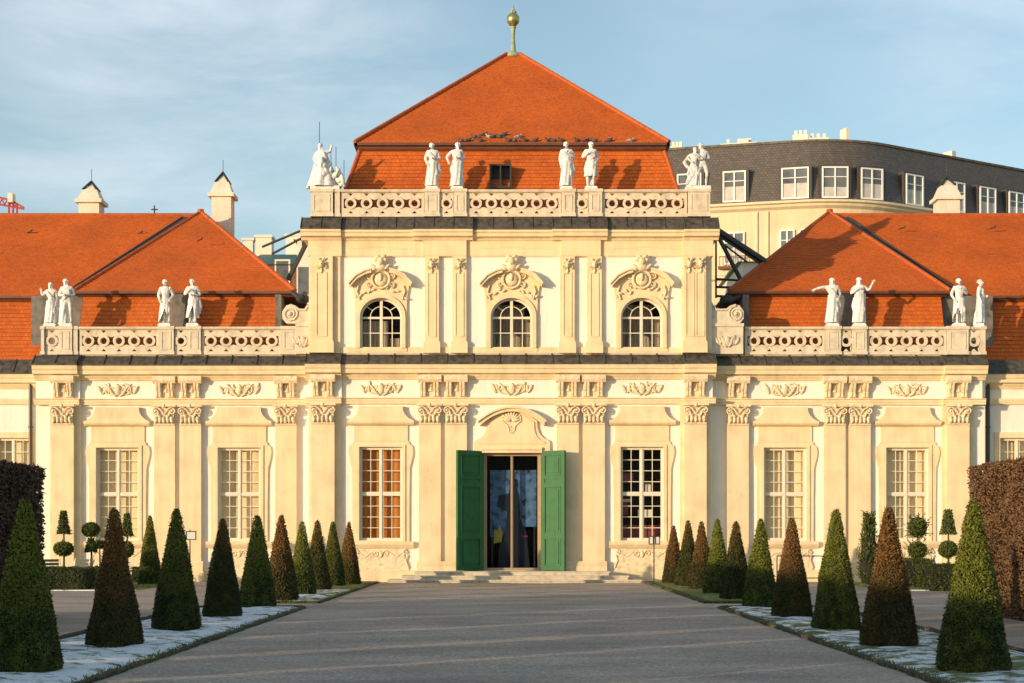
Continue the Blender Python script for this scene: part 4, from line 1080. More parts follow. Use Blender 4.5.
# corner groups
e = empty('statue_group', (X(324, .25), .25, zc), 'white marble group with a broad cloak at the left corner of the high balustrade', 'statue group')
mb = MB(); mb.box(-.5, .62, -.3, .4, 0, .16); mb.build('plinth', M['marble'], e)
b = MB(); hx, hz = figure(dict(la=((-.12, 0, -.25), (-.05, -.15, -.45)), ra=((.16, 0, .04), (.20, -.04, .24)), lean=-.1, kr=(.25, -.15)), b, -.05, 0, .12, .98); b.build('body', M['marble'], e)
h = MB(); hair(h, hx, hz, -.05, 0, .12, .98); h.build('hair', M['marble'], e)
d = MB(); drape(d, -.06, .02, .12, .98, random.Random(4), z0=.02, z1=1.35, wide=.34, shift=-.02)
rn = random.Random(8)
for k in range(60):
    a = rn.uniform(-.45, .75); d.ell((a, rn.uniform(-.3, .0), .2+rn.random()*(1.15-abs(a-.05)*1.2)), (.05+rn.random()*.06, .08, .10+rn.random()*.12), rn.uniform(-.8, .8), 8, 5)
d.tube([(-.35, -.1, .2), (-.2, -.15, .9), (.0, -.1, 1.5)], [.09, .08, .05], 7)
for k in range(5): d.tube([(.25+k*.08, .1, .16), (.22+k*.10, .1, .9-k*.12)], [.06, .02], 6)
d.build('drapery', M['marble'], e)
e = empty('statue_group', (X(697, .25), .25, zc), 'white marble pair with a twisting cloak at the right corner of the high balustrade', 'statue group')
mb = MB(); mb.box(-.45, .5, -.3, .4, 0, .16); mb.build('plinth', M['marble'], e)
b = MB(); hx, hz = figure(dict(la=bent_l, ra=bent_r, lean=-.05, kl=(-.14, -.2)), b, .20, .08, .12, 1.0); b.build('body', M['marble'], e)
h = MB(); hair(h, hx, hz, .20, .08, .12, 1.0); h.build('hair', M['marble'], e)
b = MB(); hx2, hz2 = figure(dict(la=((-.15, 0, -.12), (-.02, -.15, -.3)), ra=chest_r, lean=.12, kl=(-.18, -.1), kr=(-.1, -.1)), b, -.18, -.06, .20, .84); b.build('body', M['marble'], e)
h = MB(); hair(h, hx2, hz2, -.18, -.06, .20, .84, 1); h.build('hair', M['marble'], e)
d = MB(); drape(d, -.12, -.03, .16, .85, random.Random(14), z0=.05, z1=.9, wide=.02)
d.tube([(-.4, 0, 1.25), (-.5, -.05, 1.1), (-.42, -.1, .95), (-.25, -.12, .8), (-.2, -.14, .6), (-.35, -.12, .4), (-.42, -.05, .25)], [.04, .07, .06, .07, .09, .08, .05], 7)
d.build('drapery', M['marble'], e)
for (ox, sgn, lbl) in ((66, 1, 'white marble figure with trailing cloak on the left end pedestal of the left wing'),):
    e = empty('statue_group', (X(ox, yw), yw, zw), lbl, 'statue group')
    mb = MB(); mb.box(-.22, .28, -.2, .25, 0, .12); mb.build('plinth', M['marble'], e)
    b = MB(); hx, hz = figure(dict(la=bent_l, ra=bent_r, lean=-.04, kl=(-.05, -.1)), b, .03, 0, .08, 1.02); b.build('body', M['marble'], e)
    h = MB(); hair(h, hx, hz, .03, 0, .08, 1.02); h.build('hair', M['marble'], e)
    d = MB(); drape(d, -.1, .05, .08, .9, random.Random(24), z0=.03, z1=1.1, wide=.0); sash(d, .03, 0, .08, 1.0, -1); d.build('drapery', M['marble'], e)
statue(50.5, yw, zw, 1.72, dict(la=((-.18, 0, -.2), (-.2, -.05, .0)), ra=down_r), 'slender white statue at the far left end of the balustrade, arm lifted to its shoulder', dict(z0=.06, z1=1.0), 1, 1)

# pigeons ---------------------------------------------------------------
def pigeon(x, y, z, rot, m, lbl):
    mb = MB(); mb.ell((0, 0, .10), (.14, .07, .075), -.25, 10, 7); mb.ell((.13, 0, .20), (.045, .04, .045)); mb.ell((.10, 0, .15), (.05, .045, .07), .5)
    mb.tube([(.16, 0, .20), (.205, 0, .19)], [.012, .003], 5); mb.tube([(-.10, 0, .10), (-.26, 0, .05)], [.045, .02], 6)
    for sy in (-1, 1): mb.ell((-.03, sy*.06, .11), (.13, .018, .055), -.2, 8, 5); mb.tube([(.0, sy*.03, .05), (.01, sy*.03, 0)], .008, 4)
    o = mb.build('pigeon', M[m]); o.location = (x, y, z); o.rotation_euler = (0, 0, rot); o.scale = (.85,)*3
    return tag(o, lbl, 'pigeon', 'pigeons along the central eave' if m == 'pigeon' else 'pale pigeons along the central eave')
rn = random.Random(2)
for k, px in enumerate((461, 468, 474, 480, 484, 489, 494, 499, 504, 508, 514, 519, 525, 535, 548, 553, 561, 577, 586, 594, 609, 631)):
    up = rn.choice((0, 0, .25, .4)) if px < 530 else 0
    lite = px in (489, 519, 631)
    y = 1.74+up*.9
    pigeon(X(px, y), y, EZ+.17+up*.82+.02, rn.uniform(-.6, .6)+(PI if rn.random() < .5 else 0), 'pigeon_light' if lite else 'pigeon',
           'pale pigeon among the darker ones on the central roof just above the eave' if lite else 'small dark pigeon perched in the row on the central roof just above the eave')

# ================================================================== BACKGROUND
# far corner apartment block ------------------------------------------------
B = empty('apartment_block', (22, 48, 0), 'large curved yellow apartment block with dark slate mansard rising behind the right wing', 'building')
def bp(mb, name, m): o = mb.build(name, m); o.parent = B; o.matrix_parent_inverse = Matrix.Translation((-22, -48, 0)); return o
path = [(6.0, 43.5), (10.1, 42.6), (18.3, 40.5)]
a0 = math.atan2(40.5-42.6, 18.3-10.1); a1 = math.atan2(49-41.2, 36.5-24.0)
p = Vector((18.3, 40.5)); nst = 8
for k in range(nst):
    a = a0+(a1-a0)*(k+.5)/nst; p = p+Vector((math.cos(a), math.sin(a)))*.85; path.append((p.x, p.y))
path.append((p.x+20*math.cos(a1), p.y+20*math.sin(a1)))
cum = [0]
for i in range(1, len(path)): cum.append(cum[-1]+math.dist(path[i], path[i-1]))
def at(s):
    for i in range(1, len(path)):
        if s <= cum[i] or i == len(path)-1:
            t = (s-cum[i-1])/(cum[i]-cum[i-1]); d = (Vector(path[i])-Vector(path[i-1])).normalized()
            return Vector(path[i-1]).lerp(Vector(path[i]), t), d, Vector((d.y, -d.x))
def offs(i, o):
    d0 = (Vector(path[i])-Vector(path[max(i-1, 0)])) if i > 0 else Vector(path[1])-Vector(path[0]); d1 = (Vector(path[min(i+1, len(path)-1)])-Vector(path[i])) if i < len(path)-1 else d0
    d = (d0.normalized()+d1.normalized()).normalized(); n = Vector((d.y, -d.x)); return Vector(path[i])+n*o
ZCOR = (HY-199)*100/F+EYE; ZTOP = (HY-136)*100/F+EYE
def strip(mb, o0, z0, o1, z1, uv=False):
    for i in range(len(path)-1):
        a, b_ = offs(i, o0), offs(i+1, o0); c, d = offs(i+1, o1), offs(i, o1)
        mb.face([(a.x, a.y, z0), (b_.x, b_.y, z0), (c.x, c.y, z1), (d.x, d.y, z1)], [(cum[i], z0), (cum[i+1], z0), (cum[i+1], z1), (cum[i], z1)])
mb = MB(); strip(mb, 0, 0, 0, ZCOR-.5); bp(mb, 'wall', M['cwall'])
mb = MB(); strip(mb, 0, ZCOR-.55, .25, ZCOR-.4); strip(mb, .25, ZCOR-.4, .3, ZCOR-.25); strip(mb, .3, ZCOR-.25, .5, ZCOR-.2); strip(mb, .5, ZCOR-.2, .5, ZCOR-.05); strip(mb, .5, ZCOR-.05, -.3, ZCOR+.05)
strip(mb, 0, ZCOR-5.0, .25, ZCOR-4.9); strip(mb, .25, ZCOR-4.9, .25, ZCOR-4.7); strip(mb, .25, ZCOR-4.7, 0, ZCOR-4.6); bp(mb, 'cornice', M['cstone'])
mb = MB(); strip(mb, -.05, ZCOR, -.9, ZTOP, True); strip(mb, -.9, ZTOP, -12, ZTOP+.1); bp(mb, 'mansard_roof', M['slate'])
mb = MB(); strip(mb, -.80, ZTOP-.08, -.75, ZTOP+.06); strip(mb, -.75, ZTOP+.06, -1.0, ZTOP+.06); bp(mb, 'roof_edge', M['lead'])
def s_at_px(px):
    best = min(((abs(512+at(s_*.05)[0].x*F/(60+at(s_*.05)[0].y)-px), s_*.05) for s_ in range(0, int(cum[-1]*20))))
    return best[1]
def obox(mb, c, d, n, w, o0, o1, z0, z1):
    a = [c+d*(-w/2)+n*o0, c+d*(w/2)+n*o0, c+d*(w/2)+n*o1, c+d*(-w/2)+n*o1]     # o0 back, o1 front
    v = [(p_.x, p_.y, z0) for p_ in a]+[(p_.x, p_.y, z1) for p_ in a]
    mb.mesh(v, [(0, 1, 2, 3), (7, 6, 5, 4), (1, 0, 4, 5), (2, 1, 5, 6), (3, 2, 6, 7), (0, 3, 7, 4)])
M['farglass'] = simple('far_window_glass', (.12, .13, .13), .15, .3, .8)
M['far_frame'] = simple('far_white_frame', (.80, .79, .77), .5, .04, 4)
M['farcurtain'] = simple('far_curtain', (.50, .48, .44), .8, .1, 2)
def farwin(px, w, z0, z1, o, dorm=False, curtain=.5):
    s_ = s_at_px(px); c, d, n = at(s_); 
    if dorm:
        dm = MB(); obox(dm, c, d, n, w+.35, -1.2, o-.06, z0-.12, z1+.12); bp(dm, 'dormer', M['slate'])
    f = MB()
    for dx, ww in ((-w/2+.05, .10), (w/2-.05, .10), (0, .09)): obox(f, c+d*dx, d, n, ww, o-.12, o+.02, z0, z1)
    obox(f, c, d, n, w, o-.12, o+.015, z0, z0+.10); obox(f, c, d, n, w, o-.12, o+.015, z1-.10, z1); obox(f, c, d, n, w-.1, o-.12, o, z0+(z1-z0)*.66, z0+(z1-z0)*.66+.05)
    fo = bp(f, 'window', M['far_frame'])
    g = MB(); obox(g, c, d, n, w-.05, o-.10, o-.05, z0+.05, z1-.05); go = g.build('pane', M['farglass'], fo); go.matrix_parent_inverse = Matrix.Identity(4)
    if curtain:
        g = MB(); obox(g, c, d, n, w-.12, o-.10, o-.045, z0+.08, z0+(z1-z0)*curtain); g.build('curtain', M['farcurtain'], fo)
for px, w in ((689, 1.6), (734, 1.5), (795, 1.75), (835, 1.7), (872, 1.6), (915, 1.6), (957, 1.6), (988, 1.6), (1017, 1.6), (1048, 1.6)):
    farwin(px, w, ZCOR+.12, ZCOR+2.15, .02, True, .5 if px != 835 else .35)
for px, w in ((734, 1.35), (787, .95), (806, .9), (845, 1.3), (885, 1.3), (925, 1.3)):
    farwin(px, w, ZCOR-3.95, ZCOR-1.85, .13, False, .5)
mb = MB()
for px in (757, 768, 826): 
    c, d, n = at(s_at_px(px)); obox(mb, c, d, n, .12, -.05, .10, 8, ZCOR-.6)
bp(mb, 'wall_strip', M['cstone'])
mb = MB()
for px in (734, 845): 
    c, d, n = at(s_at_px(px)); obox(mb, c, d, n, 2.0, -.05, .5, ZCOR-4.25, ZCOR-4.1)
    for k in range(9): obox(mb, c+d*(-.9+k*.225), d, n, .03, .42, .46, ZCOR-4.1, ZCOR-3.5)
    obox(mb, c, d, n, 1.9, .41, .47, ZCOR-3.5, ZCOR-3.45)
bp(mb, 'balcony', M['gutter'])
for (px, w, h) in ((672, .8, .5), (741, .5, .7), (735, 2.4, .45), (800, 1.0, .75), (822, 1.3, .5), (978, .4, .9), (864, .2, 1.2)):
    c, d, n = at(s_at_px(px)); mb = MB(); obox(mb, c-n*2.5, d, n, w, -.4, .4, ZTOP, ZTOP+h); 
    if w > .7:
        for k in range(3): obox(mb, c-n*2.5+d*(-w*.3+k*w*.3), d, n, .18, -.1, .1, ZTOP+h, ZTOP+h+.35)
    bp(mb, 'chimney', M['farwhite'])
mb = MB(); a = [offs(0, 0), offs(len(path)-1, 0)]
mb.face([(a[0].x, a[0].y, 0), (a[0].x, a[0].y, ZTOP), (a[0].x+3, a[0].y+25, ZTOP), (a[0].x+3, a[0].y+25, 0)]); bp(mb, 'wall', M['cwall'])

# houses left behind the wing ------------------------------------------------
def house(x0, x1, y0, y1, zt, wm, lbl, roof=None, wins=(), name='house', rh=1.0, chim=()):
    e = empty(name, ((x0+x1)/2, y0, 0), lbl, 'building'); ox = (x0+x1)/2
    mb = MB(); mb.box(x0-ox, x1-ox, 0, y1-y0, 0, zt); mb.build('wall', M[wm], e)
    if roof:
        mb = MB(); a, b_ = x0-ox-.2, x1-ox+.2; d = y1-y0
        mb.mesh([(a, -.2, zt), (b_, -.2, zt), (b_, d+.2, zt), (a, d+.2, zt), (a+.3, d/2, zt+rh), (b_-.3, d/2, zt+rh)], [(0, 1, 5, 4), (1, 2, 5), (2, 3, 4, 5), (3, 0, 4), (3, 2, 1, 0)]); mb.build('roof', M[roof], e)
    for wx, wz in wins:
        f = MB(); f.prism([rect(wx-ox-.45, wx-ox+.45, wz-.9, wz+.9), rect(wx-ox-.36, wx-ox+.36, wz-.8, wz+.8)], -.06, .02); w = f.build('window', M['white_paint'], e)
        g = MB(); g.box(wx-ox-.38, wx-ox+.38, -.03, .03, wz-.82, wz+.82); g.build('pane', M['farglass'], w)
    for cx, cw, cb, ct in chim:
        c = MB(); c.box(cx-ox-cw/2, cx-ox+cw/2, 6, 6+cw, cb, ct); c.box(cx-ox-cw/2-.08, cx-ox+cw/2+.08, 5.92, 6.08+cw, ct-.15, ct); c.build('chimney', M['farwhite'], e)
    return e
yb2 = 30
def BX(px): return X(px, yb2)
def BZ(py): return Z(py, yb2)
house(BX(297), BX(330), yb2, yb2+12, BZ(240), 'farwhite', 'plain white house with a dark window in the gap left of the central pavilion', 'farbrown', [(BX(304.5), BZ(281)), (BX(322), BZ(281))], rh=.7)
house(BX(240), BX(296), yb2+1, yb2+13, BZ(262), 'farbrown', 'dark brick house with a green roof showing over the left wing hip', 'fargreen', [(BX(280), BZ(272))], rh=1.7, chim=((X(248, 37), .6, BZ(262), Z(238, 37)), (X(263.5, 37), 1.0, BZ(262), Z(235, 37))))
house(BX(285), BX(312), yb2+14, yb2+24, Z(246, 44), 'farwhite', 'pale house top with chimneys just left of the pavilion cornice', 'farbrown', (), rh=.6, chim=((X(297, 50), 1.6, Z(252, 47), Z(234, 50)),))
house(X(742, 22), X(800, 22), 22, 30, Z(262, 22), 'farwhite', 'small building with a green copper roof between the pavilion and the right wing', 'fargreen', (), rh=.55)
# struts bracing between pavilion and wing roofs
def brace(lbl, bars):
    mb = MB()
    for (a, b_, r, y0, y1) in bars: mb.tube([(X(a[0], y0), y0, Z(a[1], y0)), (X(b_[0], y1), y1, Z(b_[1], y1))], r, 6)
    o = mb.build('steel_brace', M['darkmetal']); return tag(o, lbl, 'steel brace')
brace('dark diagonal struts from the pavilion cornice down to the right wing roof', [((714, 228), (766, 262), .13, 4, 4), ((716, 234), (764, 266), .05, 4, 4), ((719, 238), (743, 284), .09, 4, 4), ((716, 279), (748, 281), .05, 5, 5), ((716, 236), (716, 298), .04, 4.5, 5), ((716, 287), (745, 288), .05, 5, 5), ((716, 296), (738, 297), .05, 5, 5), ((722, 243), (747, 262), .04, 4, 4)])
brace('brown strut and pale handrail rising to the left corner of the pavilion cornice', [((310, 236), (288, 280), .10, 4, 4), ((312, 226), (262, 247), .05, 5, 5), ((313, 232), (272, 254), .05, 5, 5), ((303, 232), (303, 252), .05, 5, 4.3)])
mb = MB(); mb.smooth = True
for dx in (0, .12):
    pts = [(X(751, 2)+dx*.0, 2.0, 0)]
for sg, (pxs) in ((-1, ((292, 292), (300, 299), (303, 301), (308, 297))), (1, ((740, 297), (727, 302), (722, 303)))):
    mb = MB(); mb.tube([(X(a, 1.9), 1.9-.3*i, Z(b_, 1.9)) for i, (a, b_) in enumerate(pxs)], [.10]*len(pxs), 8); mb.ell((X(pxs[-2][0], 1.6), 1.6, Z(pxs[-2][1]-2, 1.6)), (.3, .2, .2), 0); part(mb, 'rainwater_hopper', M['darkmetal'])
# red roof hoist far left
e = empty('roof_hoist', (X(8, 40), 40, 0), 'red lattice hoist with small cabin peeking over the far left roof ridge', 'hoist')
mb = MB(); zt, zb3 = Z(193, 40), Z(216, 40); ox = X(8, 40)
def hx_(px): return X(px, 40)-ox
mb.tube([(hx_(-30), 0, Z(191, 40)), (hx_(10), 0, Z(200, 40)), (hx_(24), 0, Z(208, 40))], .07, 5); mb.tube([(hx_(-30), 0, Z(199, 40)), (hx_(8), 0, Z(206, 40)), (hx_(24), 0, Z(209, 40))], .07, 5)
for k in range(9): mb.tube([(hx_(-28+k*5), 0, Z(191.5+k*1.3, 40)), (hx_(-25.5+k*5), 0, Z(199+k*.9, 40))], .04, 4); mb.tube([(hx_(-25.5+k*5), 0, Z(199+k*.9, 40)), (hx_(-23+k*5), 0, Z(192.8+k*1.3, 40))], .04, 4)
for px in (9, 13, 17): mb.tube([(hx_(px), 0, 8), (hx_(px), 0, Z(203, 40))], .07, 5)
mb.build('lattice', M['red'], e); mb = MB(); mb.box(hx_(9), hx_(14), -.3, .3, Z(203, 40), Z(194, 40)); mb.build('cabin', M['farwhite'], e)

# ================================================================== GROUND
mb = MB(); mb.face([(-600, -80, 0), (600, -80, 0), (600, 900, 0), (-600, 900, 0)]); tag(mb.build('ground', M['gravel']), kind='structure')
EDG = 5.05
from mathutils import noise as mnoise
vs = []; fs = []; NX, NY = 84, 420; x0, x1, y0, y1 = -4.97, 4.97, -52.0, -1.95
for j in range(NY+1):
    for i in range(NX+1):
        x = x0+(x1-x0)*i/NX; y = y0+(y1-y0)*j/NY
        h = mnoise.noise(Vector((x*.5, y*1.1, 0)))*.016+mnoise.noise(Vector((x*1.3, y*2.2, 4)))*.006+mnoise.noise(Vector((x*5, y*6, 9)))*.002
        vs.append((x, y, .004 if i in (0, NX) or j in (0, NY) else .022+h))
for j in range(NY):
    for i in range(NX): a = j*(NX+1)+i; fs.append((a, a+1, a+NX+2, a+NX+1))
mb = MB(); mb.smooth = True; mb.mesh(vs, fs); tag(mb.build('path', M['gravel']), kind='structure')
def lawn(x0, x1, y0, y1, m, name='lawn', h=.05, seg=.25, amp=.025):
    nx = max(2, int((x1-x0)/seg)); ny = max(2, int((y1-y0)/seg)); vs = []; fs = []; rn = random.Random(int(x0*10+y0))
    for j in range(ny+1):
        for i in range(nx+1):
            e = (i in (0, nx) or j in (0, ny))
            wob = rn.uniform(-.03, .03)
            vs.append((x0+(x1-x0)*i/nx+(wob if i in (0, nx) else 0), y0+(y1-y0)*j/ny+(wob if j in (0, ny) else 0), (.004 if e else h+rn.uniform(-amp, amp))))
    for j in range(ny):
        for i in range(nx): a = j*(nx+1)+i; fs.append((a, a+1, a+nx+2, a+nx+1))
    mb = MB(); mb.smooth = True; mb.mesh(vs, fs); return tag(mb.build(name, m), kind='structure')
for sgn in (-1, 1):
    a, b_ = sorted((sgn*(EDG+.06), sgn*7.65))
    lawn(a, b_, -54, -22.0, M['snow'] if sgn < 0 else M['snow_some'])
    lawn(a, b_, -19.2, -9.0, M['snow_some'] if sgn < 0 else M['grass']); lawn(a, b_, -8.95, -1.2, M['grass'])
    # dark cut edging round the beds: a low raised rim
    rn = random.Random(9)
    for (y0, y1) in ((-54, -22.0), (-19.2, -1.2)):
        mb = MB(); n = int((y1-y0)/.4)
        for xr in (sgn*EDG, sgn*7.7):
            pts = [(xr+rn.uniform(-.02, .02), y0+(y1-y0)*k/n, .02+rn.uniform(-.01, .012)) for k in range(n+1)]; mb.tube(pts, [.045+rn.uniform(-.015, .02) for _ in pts], 6)
        for yr in (y0, y1): mb.tube([(sgn*EDG, yr, .02), (sgn*7.7, yr, .02)], .045, 6)
        tag(mb.build('bed_edging', M['soil']), kind='structure')
    a, b_ = sorted((sgn*12.2, sgn*40)); lawn(a, b_, -9.0, -1.2, M['grass'], seg=.5)
    mb = MB(); mb.box(a, b_, -9.75, -9.35, 0, .03); tag(mb.build('frosted_kerb', M['snow']), kind='structure')
# grass blades along the beds
mb = MB(); rn = random.Random(77)
def blade(x, y, z, h):
    a = rn.uniform(0, 2*PI); w = .012; lx, ly = rn.uniform(-.03, .03), rn.uniform(-.03, .03)
    mb.face([(x-w*math.cos(a), y-w*math.sin(a), z), (x+w*math.cos(a), y+w*math.sin(a), z), (x+lx, y+ly, z+h)])
for sgn in (-1, 1):
    for k in range(9000):
        t = rn.random(); y = -42+t*41; 
        if -22 < y < -19.2: continue
        e = rn.random(); x = sgn*(EDG+rn.uniform(-.08, .2)) if e < .45 else sgn*rn.uniform(5.1, 7.75)
        if y < -22 and e > .45 and rn.random() < (.75 if sgn < 0 else .4): continue
        blade(x, y, .015, rn.uniform(.02, .06))
    for k in range(2500):
        x = sgn*(rn.uniform(5.1, 7.7)); blade(x, rn.choice((-22, -19.2))+rn.uniform(-.08, .08), .02, rn.uniform(.03, .08))
    for k in range(5000): blade(sgn*rn.uniform(12.2, 20), rn.uniform(-9, -1.3), .03, rn.uniform(.03, .08))
tag(mb.build('grass', M['blade']), 'short green winter grass tufts along the edges of the frosted beds', 'grass', kind='stuff')

# ================================================================== PLANTS
def leaves_on(mb, pts, size, rn, jitter=.03, tri=True):
    """pts = (pos, normal); small leaf blades pointing outward"""
    for p_, n in pts:
        p_ = Vector(p_); n = Vector(n).normalized()
        t = Vector((rn.gauss(0, 1), rn.gauss(0, 1), rn.gauss(0, 1))); t = (t-n*t.dot(n)).normalized()
        d = (n*rn.uniform(.35, 1.0)+t*rn.uniform(.5, 1.1)+Vector((0, 0, .25))).normalized()
        w = d.cross(n+t*.3).normalized()*size*rn.uniform(.28, .45); L = size*(rn.uniform(.7, 1.35) if rn.random() > .03 else rn.uniform(1.5, 2.6)); o = p_+n*rn.uniform(-jitter, jitter*.5)
        mb.face([o-w*.6, o+d*L*.45+w*-1.0, o+d*L, o+d*L*.5+w])
def cone_r(t, R, tip):
    """radius up the cone, t 0..1"""
    r = R+(tip-R)*t
    r *= 1+.05*math.sin(PI*min(1, t*1.1))
    if t < .05: r *= .90+.10*(t/.05)
    if t > .97: r *= 1-.5*((t-.97)/.03)
    return r
def make_cone(nm, H, R, n, mat, seed, size=.045, tip=.058):
    rn = random.Random(seed); mb = MB(); mb.cm = 1; mb.smooth = True
    mb.lathe([(max(.01, cone_r(k/14, R, tip)-.045), .01+H*k/14-(.04 if k == 14 else 0)) for k in range(15)], (0, 0, 0), 24)
    mb.cm = 0; mb.smooth = False; pts = []
    bumps = [(rn.uniform(0, 2*PI), rn.random(), rn.uniform(-.035, .022)) for _ in range(16)]
    while len(pts) < n:
        t = rn.random()
        if rn.random() > (cone_r(t, R, tip)/R/1.1): continue
        a = rn.uniform(0, 2*PI); r = cone_r(t, R, tip)
        for ba, bt, bd in bumps:
            da = (a-ba+PI) % (2*PI)-PI; r += bd*math.exp(-(da*da*3+(t-bt)**2*60))
        r -= (.012 if rn.random() < .5 else 0)
        pts.append(((r*math.cos(a), r*math.sin(a), .01+t*H), (math.cos(a), math.sin(a), R/H)))
    leaves_on(mb, pts, size, rn)
    for k in range(60):
        a = rn.uniform(0, 2*PI); r = tip*rn.random(); pts2 = [((r*math.cos(a), r*math.sin(a), H-.01), (0, 0, 1))]; leaves_on(mb, pts2, size, rn)
    return mb.build(nm, [M[mat], M['core']])
protos = {}
def cone_yew(px, d, top, kind, label, grp='clipped cone yews lining the avenue', wr=.215, xo=None, seed=0, near=False):
    top += 2.2; d -= .35
    H = (HY-top)*d/F+EYE; key = (kind, seed % 2, near)
    if key not in protos:
        o = make_cone('cone_yew', 2.3, .5, 24000 if near else 11000, kind, seed*7+len(kind), .032 if near else .048); protos[key] = o
    else: o = protos[key].copy(); COL.objects.link(o)
    x = (px-512)*d/F; o.location = (x, d-60, -.01); s = H/2.3; o.scale = (s*wr/.215, s*wr/.215, s); o.rotation_euler = (0, 0, seed*1.7)
    return tag(o, label, 'clipped yew', grp)
L = [(25, 20.3, 498, 'yew_green', 'big green cone yew nearest the camera at the left edge of the photo'),
 (114.5, 24.8, 507, 'yew_brown', 'cone yew with brown frost-bitten upper half on snow, second nearest in the left row'),
 (176.5, 29.2, 507, 'yew_green', 'tall dark green cone yew on the snow, third nearest in the left row'),
 (222.7, 33.8, 517, 'yew_mixed', 'dark speckled cone yew in front of the second left window, on snow'),
 (257.5, 38.5, 514, 'yew_green', 'dark green cone yew at the far end of the left snow bed'),
 (281.5, 42.6, 514, 'yew_brown', 'brown cone yew first beyond the gap in the left bed'),
 (302, 46.7, 520, 'yew_green', 'green cone yew between two browner ones, left row beyond the gap'),
 (317.5, 50.6, 519, 'yew_mixed', 'slim green and brown cone yew, third from the palace in the left row'),
 (333, 54.4, 520, 'yew_green', 'lit green cone yew, last but one before the palace in the left row'),
 (349, 56.3, 520.5, 'yew_brown', 'small rust brown cone yew nearest the palace in the left row'),
 (973.5, 20.35, 499, 'yew_green', 'big green cone yew nearest the camera in the right row, before the brown hedge'),
 (888.5, 24.8, 506, 'yew_brown', 'big cone yew with rusty upper half, second nearest in the right row'),
 (836, 29.2, 508, 'yew_green', 'tall plain green cone yew on frosted grass, third nearest in the right row'),
 (792, 33.6, 516, 'yew_brown', 'reddish brown cone yew in front of the first window right of the pavilion'),
 (760.5, 38.5, 517.5, 'yew_green', 'green cone yew at the far end of the right frosted bed'),
 (736, 43.0, 520, 'yew_mixed', 'brown topped green cone yew first beyond the gap in the right bed'),
 (717.5, 47.2, 517.5, 'yew_green', 'dark green cone yew second beyond the gap in the right bed'),
 (701.5, 51.3, 520, 'yew_brown', 'rust brown cone yew, third from the palace in the right row'),
 (688, 54.6, 519, 'yew_mixed', 'slim green and brown cone yew, second from the palace in the right row'),
 (673.5, 57.8, 524, 'yew_brown', 'small rust brown cone yew nearest the palace in the right row')]
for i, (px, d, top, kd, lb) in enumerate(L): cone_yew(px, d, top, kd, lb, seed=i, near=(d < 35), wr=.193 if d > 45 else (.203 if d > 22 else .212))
cone_yew(150, 56.3, 514, 'yew_green', 'sunlit green cone yew standing alone on the rear lawn by the left wing', 'x', .175, seed=3); 
[o for o in bpy.data.objects if o.get('group') == 'x'][0]['group'] = 'topiary before the wings'

def ball_pts(c, r, n, rn, fz=1.0):
    out = []
    for _ in range(n):
        z = rn.uniform(-1, 1); a = rn.uniform(0, 2*PI); q_ = math.sqrt(1-z*z); nn = Vector((q_*math.cos(a), q_*math.sin(a), z))
        out.append((Vector(c)+Vector((nn.x*r, nn.y*r, nn.z*r*fz)), nn))
    return out
def topiary(px, d, tiers, label, name='tiered_topiary', shaggy=False, seed=1):
    """tiers: ('ball',py,wpx,hpx) or ('cone',py0,py1,wpx)"""
    k = d/F; x = (px-512)*k; e = empty(name, (x, d-60, 0), label, 'topiary', 'topiary before the wings'); rn = random.Random(seed)
    top = 0
    for t in tiers:
        mb = MB(); mb.cm = 1; mb.smooth = True
        if t[0] == 'ball':
            zc_ = (HY-t[1])*k+EYE; r = t[2]*k/2; fz = t[3]/t[2]; mb.ell((0, 0, zc_), (r*.86, r*.86, r*.86*fz), 0, 14, 10); mb.cm = 0; mb.smooth = False
            leaves_on(mb, ball_pts((0, 0, zc_), r*.93, 1500, rn, fz), .06, rn, .04); top = max(top, zc_)
            if shaggy:
                for q_ in range(60):
                    (p_, n_), = ball_pts((0, 0, zc_), r*.8, 1, rn, fz); n_ = (n_+Vector((0, 0, .35))).normalized(); Lg = rn.uniform(.12, .34)
                    mb.tube([p_, p_+n_*Lg], [.006, .003], 3); leaves_on(mb, [(p_+n_*Lg*u, n_) for u in (.5, .6, .7, .8, .9, 1.0)], .06, rn, .01)
        else:
            z0, z1 = (HY-t[2])*k+EYE, (HY-t[1])*k+EYE; r = t[3]*k/2
            mb.lathe([(r*.9, z0+.02), (r*.85, z0+.05), (r*.3, z1-.03), (.02, z1-.01)], (0, 0, 0), 14); mb.cm = 0; mb.smooth = False; pts = []
            for _ in range(1100):
                u = rn.random()**1.3; a = rn.uniform(0, 2*PI); rr_ = r+(r*.35-r)*u; pts.append(((rr_*math.cos(a), rr_*math.sin(a), z0+(z1-z0)*u), (math.cos(a), math.sin(a), .3)))
            leaves_on(mb, pts, .06, rn, .03); top = max(top, z1-.1)
        mb.build('foliage', [M['box_leaf'], M['core']], e)
    mb = MB(); mb.tube([(0, 0, 0), (.02, 0, top*.5), (0, 0, top)], [.045, .035, .02], 7); mb.build('trunk', M['bark'], e)
topiary(63.5, 53.5, [('cone', 511, 534, 11.5), ('ball', 549, 19, 14)], 'topiary with small cone above a flat ball, leftmost by the left benches', seed=3)
topiary(91, 54, [('ball', 530, 17, 14), ('cone', 538.5, 552, 11)], 'topiary with a ball above a small cone, right of the left benches', seed=4)
topiary(99.5, 55, [('ball', 544.5, 11, 6)], 'stubby standard topiary with one small flat dark head partly behind the brown cone', seed=5)
topiary(127, 54.5, [('cone', 514, 536, 10), ('ball', 549.5, 13, 15)], 'topiary with cone above ball, just right of the second nearest left cone yew', seed=6)
topiary(948, 54, [('cone', 509.5, 534.5, 15), ('ball', 549.5, 18.5, 17)], 'neat topiary with a cone above a ball beside the brown beech hedge', seed=7)
